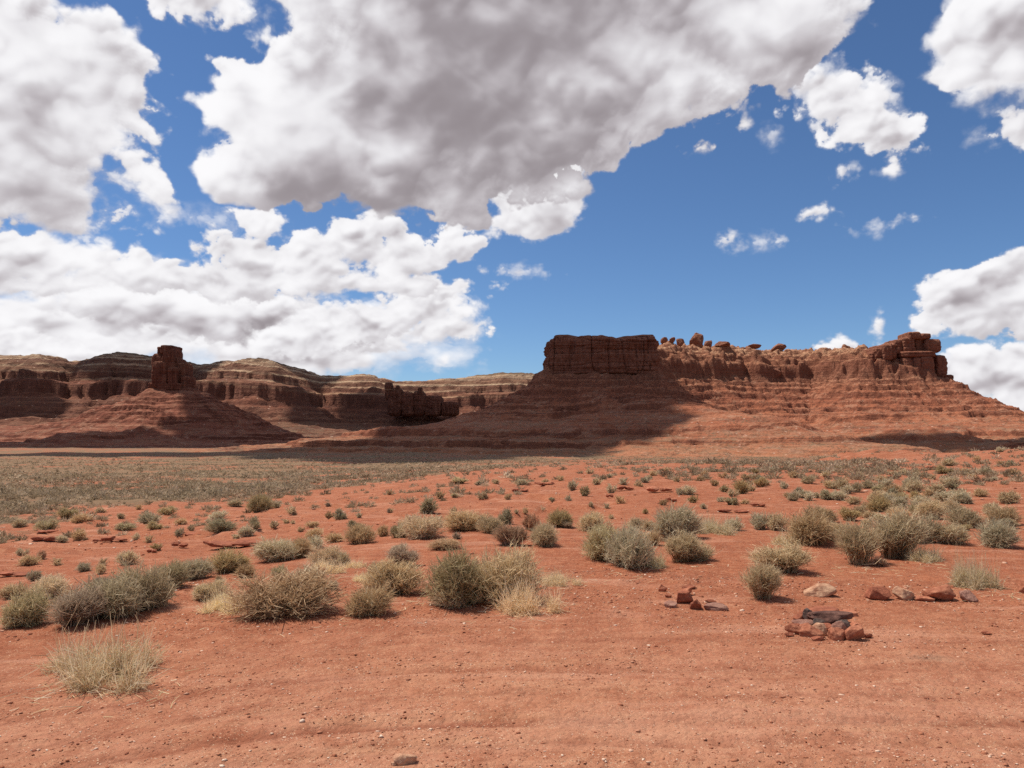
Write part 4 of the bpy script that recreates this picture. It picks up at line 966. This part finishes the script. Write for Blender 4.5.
# far scrub, thousands of plants nobody could count: one mass
def scrub_mass():
    r = np.random.default_rng(5)
    n = 120000
    az = r.uniform(R(-38), R(37), n); rad = np.exp(r.uniform(math.log(17), math.log(620), n))
    x, y = rad*np.sin(az), rad*np.cos(az)
    px = 512+F*np.tan(az); e = np.interp(px, [-100, 0, 60, 150, 300, 400, 480, 600, 1100], [24, 28, 40, 50, 62, 95, 130, 260, 260])
    cl = fbm2(x*.06, y*.06, 4, .6, 71)
    plain = sstep(rad/e*(1+.5*fbm2(x*.07, y*.07, 4, .6, 72)), .70, 1.30)
    right = sstep(px, 560, 760)*sstep(rad, 26, 45)
    dens = .012+.95*plain*np.clip(.55+cl*.9, .1, 1)+right*np.clip(.24+.5*cl, .04, 1)*.6
    dens = dens*(1-.8*sstep(px, 860, 900)*sstep(rad, 48, 60)*(1-sstep(rad, 100, 120)))
    # in equal steps of log distance a plain of even cover needs more plants the farther it is; the eye sees no more than this
    keep = (r.random(n) < dens*np.clip((rad/60)**.35, .35, 1.0)) & (rad > np.where(px < 560, 24, 27))
    x, y, rad, px = x[keep], y[keep], rad[keep], px[keep]; n = len(x)
    z = H(x, y, False)
    Rr = np.exp(r.normal(math.log(.31), .30, n))*np.clip((rad/40)**.25, .8, 1.7); Rr = np.where(rad < 60, Rr*.75, Rr)
    cos, fcs, tn, off = [], [], [], 0
    for lo, hi, nb, ww in ((0, 45, 90, .09), (45, 120, 40, .15), (120, 700, 14, .28)):
        m = (rad >= lo) & (rad < hi); k = m.sum()
        if not k: continue
        th = r.uniform(0, 6.283, (k, nb)); cz = r.uniform(.05, 1, (k, nb)); sz = np.sqrt(1-cz**2); q = r.uniform(.45, 1.05, (k, nb))
        c = np.stack([x[m], y[m], z[m]], 1)[:, None, :]; RR_ = Rr[m][:, None]
        d = np.stack([np.cos(th)*sz, np.sin(th)*sz, cz*.85], -1)*(q*RR_)[..., None]
        p2 = c+d; p0 = c+d*r.uniform(.35, .8, (k, nb))[..., None]; p0[..., 2] -= .02
        p2 = p2.reshape(-1, 3); p0 = p0.reshape(-1, 3); wv = np.repeat(Rr[m], nb)*ww
        cc, ff = ribbons(p0, (p0+p2)/2+r.normal(0, .02, p0.shape), p2, wv*1.1, wv*.5, r)
        tone = np.repeat(np.clip(np.repeat(r.normal(.48, .2, k), nb)+r.normal(0, .12, k*nb), 0, 1), 6)
        cos.append(cc); fcs.append(ff+off); tn.append(tone); off += len(cc)
    m = plant_material('far_scrub', [(0, (.23, .165, .10)), (.35, (.40, .315, .195)), (.65, (.56, .45, .30)), (1, (.76, .60, .42))], .3)
    o = mesh_np('desert_scrub', np.vstack(cos), np.vstack(fcs), m, attrs={'tone': np.concatenate(tn)})
    tag(o, 'thousands of low grey-green scrub plants dotting the plain and the field below the mesas', kind='stuff')
    print('scrub', n, off)
scrub_mass()

# ------------------------------------------------------------------ rocks
def stone_material(name, top, side, rough_n=1.0):
    m, t, b = material(name, .9)
    oc = t.new('ShaderNodeTexCoord').outputs['Object']
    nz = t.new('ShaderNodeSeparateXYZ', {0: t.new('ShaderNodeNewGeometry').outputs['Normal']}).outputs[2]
    n = t.noise(oc, 9, 6, .65); n2 = t.noise(t.stretch(oc, (4, 4, 30)), 1.5, 4, .6)
    rnd = t.new('ShaderNodeObjectInfo').outputs['Random']
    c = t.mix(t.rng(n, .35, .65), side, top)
    c = t.mix(t.rng(n2, .55, .7, 0, .5), c, tuple(.55*a for a in side))
    c = t.mix(t.rng(t.noise(oc, 40, 3, .6), .5, .7, 0, .4), c, tuple(min(1, 1.3*a) for a in top))
    hv = t.new('ShaderNodeHueSaturation', {'Value': t.rng(rnd, 0, 1, .85, 1.15), 'Color': c})
    t.l.new(hv.outputs[0], b.inputs['Base Color'])
    bump(t, b, t.math('ADD', t.noise(oc, 24, 6, .7), t.math('MULTIPLY', n2, .6)), .012, 1)
    return m
SM_RED = stone_material('red_stone', (.36, .125, .07), (.19, .06, .035))
SM_PALE = stone_material('pale_stone', (.56, .35, .22), (.34, .15, .09))
SM_GREY = stone_material('grey_red_stone', (.37, .20, .145), (.24, .11, .08))
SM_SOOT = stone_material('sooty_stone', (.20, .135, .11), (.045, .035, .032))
SM_SHADE = stone_material('shade_dark_slab', (.20, .10, .075), (.07, .035, .028))  # shade of the slab's front painted in as dark stone colour
SM_ORNG = stone_material('orange_stone', (.48, .20, .115), (.28, .09, .05))
def stone(px, v, w, h, mat, sd, label, group=None, dz=0., depth=.75, rz=None, tilt=(0, 0), planes=16, cut=.6, dy=0., name='rock', cat='rock', n=4):
    x, y, z = hit(px, v); y += dy
    wm, hm = w/F*y, h/F*y
    o = rock_mesh(name, mat, sd, (wm, wm*depth, hm*1.25), n, planes, 1, .04, cut=cut)
    o.location = ((px-512)/F*y, y+wm*depth*.4, float(H(x, y, False))+hm*.36+dz); o.rotation_euler = (tilt[0], tilt[1], rz if rz is not None else random.uniform(-.3, .3))
    return tag(o, label, cat, group)
G1 = 'stones lined up behind the fire ring'
stone(820, 597.5, 36, 12, SM_PALE, 101, 'pale pitted flat stone standing alone behind the fire ring', G1, cut=.7, depth=.6, rz=.05)
stone(875, 600.5, 29, 15, SM_RED, 102, 'dark red wedge-shaped stone, first of the pair right of the pale flat one', G1, rz=.1)
stone(900, 600.5, 19, 13, SM_PALE, 103, 'light tan angular stone leaning beside the dark red wedge', G1, rz=.2, tilt=(0, -.15))
stone(938, 602, 30, 16, SM_ORNG, 104, 'broad flat-topped orange stone near the right edge', G1, cut=.72, rz=-.1)
stone(962, 602.5, 18, 11, SM_GREY, 105, 'small greyish block touching the broad orange stone', G1, rz=.0, cut=.55)
stone(922, 602, 22, 4, SM_ORNG, 106, 'thin slab almost buried left of the broad orange stone', G1)
stone(1024, 594, 20, 18, SM_ORNG, 107, 'rounded red stone cut by the right picture edge', G1)
stone(979, 635.5, 11, 4, SM_RED, 108, 'small flat red stone on bare soil right of the fire ring')
G2 = 'cluster of loose red rocks left of the fire ring'
stone(661, 592, 9, 8, SM_ORNG, 111, 'small round rock at far left of the loose cluster', G2)
stone(666, 598, 7, 4, SM_RED, 112, 'tiny chip below the small round rock of the loose cluster', G2)
stone(686, 590, 18, 4, SM_RED, 113, 'thin dark flake at the top of the loose cluster', G2, tilt=(0, -.12))
stone(684, 595.5, 13, 6, SM_ORNG, 114, 'light tilted chip under the thin flake of the loose cluster', G2, tilt=(0, -.3))
stone(683, 604, 20, 14, SM_RED, 115, 'largest dark rock of the loose cluster', G2, tilt=(0, -.2), rz=.1)
stone(668, 608, 15, 6, SM_GREY, 116, 'pale sloping stone at the left foot of the largest cluster rock', G2, tilt=(0, .1))
stone(694, 610, 14, 10, SM_RED, 117, 'square dark-fronted rock in the middle of the loose cluster', G2, cut=.7, rz=.05)
stone(714, 611, 26, 7, SM_GREY, 118, 'long flat greyish slab at the right end of the loose cluster', G2, cut=.72)
stone(708, 603, 12, 3, SM_RED, 119, 'thin dark chips behind the long slab of the loose cluster', G2)
G3 = 'stones of the fire ring'
x0, y0, z0 = hit(821, 637)
FR = [ # px, base v, w, h, mat, dz, dy, rz, tilt, label
 (794, 630, 13, 6, SM_RED, 0, 0, .2, (0, .1), 'dark small stone at the left tip of the fire ring'),
 (797, 635, 22, 8, SM_ORNG, 0, 0, -.3, (0, .25), 'sloping orange stone at the left front of the fire ring'),
 (809, 638, 20, 10, SM_ORNG, 0, 0, -.2, (.1, .15), 'pinkish angular stone in the left front of the fire ring'),
 (817, 636, 16, 12, SM_PALE, 0, .02, .1, (0, 0), 'pale knobby stone at the centre front of the fire ring'),
 (814, 641, 12, 4, SM_RED, 0, 0, 0, (0, 0), 'flat red chip lying in front of the fire ring'),
 (831, 641, 17, 12, SM_ORNG, 0, 0, .1, (.1, -.1), 'bright orange stone at the centre right front of the fire ring'),
 (834, 633, 16, 9, SM_GREY, .012, .04, .2, (0, -.1), 'grey-violet stone wedged behind the bright orange one in the fire ring'),
 (847, 641, 22, 14, SM_ORNG, 0, 0, .5, (0, -.35), 'large wedge stone rising at the right front of the fire ring'),
 (803, 627, 22, 6, SM_GREY, 0, .05, 0, (0, .05), 'flat grey slab on the left rim of the fire ring'),
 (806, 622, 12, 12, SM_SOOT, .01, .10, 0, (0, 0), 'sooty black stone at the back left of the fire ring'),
 (800, 621, 14, 7, SM_RED, 0, .14, .3, (0, 0), 'low red stone behind the sooty black one of the fire ring'),
 (829, 626, 40, 8, SM_SHADE, .035, .12, 0, (0, 0), 'long slab painted dark for shade, forming the back wall of the fire ring'),
 (822, 618, 40, 6, SM_RED, .01, .22, .05, (0, 0), 'long thin red slab along the very back of the fire ring'),
 (840, 617, 20, 6, SM_ORNG, .0, .22, -.1, (0, .05), 'light flat stone at the back right of the fire ring'),
 (847, 629, 12, 7, SM_ORNG, 0, .08, .2, (0, 0), 'small stone behind the large wedge on the right rim of the fire ring'),
 (816, 628, 14, 9, SM_SOOT, 0, .12, .3, (0, 0), 'black stone under the left end of the long dark slab in the fire ring'),
 (838, 629, 14, 9, SM_SOOT, 0, .12, -.3, (0, 0), 'black stone under the right end of the long dark slab in the fire ring'),
 (788, 637, 9, 4, SM_RED, 0, .02, 0, (0, 0), 'tiny chip at the far left outside the fire ring'),
 (858, 638, 10, 4, SM_RED, 0, .02, .2, (0, 0), 'flat chip just right of the large wedge outside the fire ring'),
 (822, 632, 15, 5, SM_RED, .02, .03, .2, (.1, .1), 'thin red slab leaning inward at the middle of the fire ring'),
 (804, 632, 14, 5, SM_ORNG, .02, .0, .4, (.1, -.15), 'thin orange slab lying across the left front of the fire ring'),
]
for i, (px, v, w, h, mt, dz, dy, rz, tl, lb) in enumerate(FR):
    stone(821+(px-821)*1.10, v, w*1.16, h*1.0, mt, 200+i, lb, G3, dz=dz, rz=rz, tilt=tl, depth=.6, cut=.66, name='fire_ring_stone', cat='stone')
stone(407, 766, 24, 10, SM_PALE, 301, 'cream-topped stone at the bottom edge of the picture', depth=.6, cut=.7, tilt=(0, .15))
stone(397, 767, 8, 4, SM_PALE, 302, 'small pale chip left of the cream-topped stone')

# ledges of thin red rock on the slope at left: tilted slabs with broken fronts
def ledge(px, v, w, h, label, sd, mat=SM_RED):
    x, y, z = hit(px, v); wm, hm = w/F*y, h/F*y; r = np.random.default_rng(sd)
    root = empty('rock_ledge', (x, y, z)); tag(root, label, 'rock ledge', 'thin rock ledges on the left slope')
    k = max(2, int(w/22)); xs = np.linspace(-wm/2, wm/2, k+1)
    for i in range(k):
        ww = (xs[i+1]-xs[i])*r.uniform(1.0, 1.25); hh = hm*r.uniform(.45, .8)
        o = rock_mesh('slab', mat, sd*10+i, (ww, ww*.9, hh), 4, 12, 1, .03, root, cut=.75)
        o.location = ((xs[i]+xs[i+1])/2, ww*.3+r.uniform(-.04, .04), hh*.42+r.uniform(0, hm*.2)); o.rotation_euler = (r.uniform(-.12, .05), r.uniform(-.08, .08), r.uniform(-.2, .2))
for i, l_ in enumerate([(42, 542, 26, 7, 'dark undercut rock ledge near the left edge of the red slope'), (45, 534, 18, 5, 'short upper ledge above the dark undercut one at left'),
        (98, 542, 12, 4, 'small ledge left of the black-shadowed one on the red slope'), (113, 542, 24, 6, 'black-shadowed ledge in the middle of the left slope'),
        (10, 577, 30, 7, 'ledge cut by the left picture edge above the hedge-like row'), (178, 548, 16, 9, 'tilted block with dark side above the green shrubs'),
        (232, 549, 62, 11, 'longest red rock ledge, below the wide low green shrub'), (208, 545, 16, 6, 'short ledge at the left end of the longest one'),
        (87, 585, 10, 6, 'single tilted red slab on the slope behind the hedge-like row'), (325, 573, 16, 8, 'dark cracked ledge right of the rusty olive shrub'),
        (150, 553, 10, 5, 'small flat slab between two little shrubs on the left slope'), (195, 537, 24, 4, 'low ledge left of the green shrub above the longest ledge')]):
    ledge(*l_, 400+i)
for i, l_ in enumerate([(626, 491, 18, 6, 'low red outcrop at the left of the rubble band'), (661, 493, 26, 8, 'jumbled red outcrop in the middle of the rubble band'), (610, 498, 8, 5, 'dark rock in front of the low outcrop of the rubble band'),
        (672, 502, 12, 6, 'pale boulder in front of the jumbled outcrop'), (735, 513, 30, 5, 'flat slabs behind the straw line right of centre'), (545, 486, 20, 6, 'red outcrop on the rise beyond the double shrub'), (520, 492, 16, 5, 'broken ledge on the crest of the red rise'),
        (936, 470, 16, 6, 'blocky outcrop at the foot of the red hillock'), (760, 507, 14, 5, 'slab at the right end of the flat slabs behind the straw line')]):
    ledge(*l_, 430+i, SM_ORNG if i % 2 else SM_RED)

# loose grit and stones: nobody could count them
def pebbles():
    r = np.random.default_rng(9); v0, f0 = ico(1)
    n1, n2, n3 = 42000, 8000, 3000
    az = np.concatenate([r.uniform(R(-36), R(36), n1), r.uniform(R(-36), R(36), n2), r.uniform(R(-36), R(-5), n3)])
    rad = np.concatenate([r.uniform(3.2, 9.5, n1), np.exp(r.uniform(math.log(8), math.log(60), n2)), r.uniform(8, 30, n3)])
    x, y = rad*np.sin(az), rad*np.cos(az); n = len(x)
    cc = [hit(*q)[:2] for q in ((821, 638), (821, 632), (800, 636), (845, 638), (684, 604), (690, 608), (672, 598), (820, 598), (885, 601), (945, 602), (745, 512), (661, 494), (545, 488), (45, 543), (120, 544), (232, 550), (380, 575), (350, 590))]
    e = np.array([cc[i] for i in r.integers(0, len(cc), 1500)]); sd = np.clip(np.hypot(e[:, 0], e[:, 1])/7, 1, 4)[:, None]
    e = e+r.normal(0, 1, (1500, 2))*np.array([.28, .16])*sd
    x = np.concatenate([x, e[:, 0]]); y = np.concatenate([y, e[:, 1]]); rad = np.hypot(x, y); n = len(x)
    cl = fbm2(x*.7, y*1.4, 3, .6, 91); cl[-1500:] += 1
    sz = np.exp(r.normal(math.log(.0036), .52, n))*np.clip(rad/6.5, .8, 6)**.9
    sz = np.where(r.random(n) < .04, sz*2.2, sz)
    sz = np.minimum(sz, .013*np.clip(rad/6, 1, 5))
    k = (cl+r.normal(0, .35, n) > -.12); x, y, sz, rad = x[k], y[k], sz[k], rad[k]; n = len(x)
    z = H(x, y)
    c = v0[None]*(1+.35*r.normal(0, 1, (n, len(v0), 1)).clip(-1.2, 1.2))
    c = c*np.stack([sz*r.uniform(.8, 1.6, n), sz*r.uniform(.7, 1.3, n), sz*r.uniform(.3, .75, n)], 1)[:, None]
    a = r.uniform(0, 6.28, n)[:, None]; c = np.stack([c[..., 0]*np.cos(a)-c[..., 1]*np.sin(a), c[..., 0]*np.sin(a)+c[..., 1]*np.cos(a), c[..., 2]], -1)
    c = c+np.stack([x, y, z+sz*.12], 1)[:, None]
    f = (f0[None]+np.arange(n)[:, None, None]*len(v0)).reshape(-1, 3)
    m, t, b = material('grit', .95)
    tone = t.new('ShaderNodeAttribute', attribute_name='tone').outputs['Fac']
    t.l.new(t.ramp(tone, [(0, (.20, .065, .038)), (.12, (.32, .115, .062)), (.5, (.44, .19, .11)), (.8, (.56, .32, .215)), (1, (.72, .55, .42))]), b.inputs['Base Color'])
    tag(mesh_np('pebbles', c.reshape(-1, 3), f, m, attrs={'tone': np.repeat(r.random(n)**1.3, len(v0))}), 'loose red and pale grit scattered over the bare soil', kind='stuff')
    # dry sticks lying about
pebbles()
def sticks():
    r = np.random.default_rng(19); n = 420
    cs = [hit(*q)[:2] for q in ((60, 692), (110, 694), (530, 618), (560, 590), (640, 576), (690, 567), (800, 578), (870, 570), (930, 566), (985, 592), (1010, 596), (350, 622), (230, 618), (400, 604))]
    c = np.array([cs[i] for i in r.integers(0, len(cs), n)])+r.normal(0, 1, (n, 2))*np.array([.28, .22])
    z = H(c[:, 0], c[:, 1])+.004; p0 = np.stack([c[:, 0], c[:, 1], z], 1); a = r.uniform(0, 6.28, n); ln = r.uniform(.03, .14, n)
    d = np.stack([np.cos(a)*ln, np.sin(a)*ln, r.uniform(0, .02, n)], 1)
    co, f = ribbons(p0, p0+d*.5+r.normal(0, .004, (n, 3)), p0+d, .005, .003, r)
    tag(mesh_np('debris', co, f, PM['d'], attrs={'tone': np.repeat(r.random(n), 6)}), 'bleached broken stalks littering the soil round the shrubs', kind='stuff')
sticks()
print('plants', len(PLANTS), 'objects', len(bpy.data.objects))
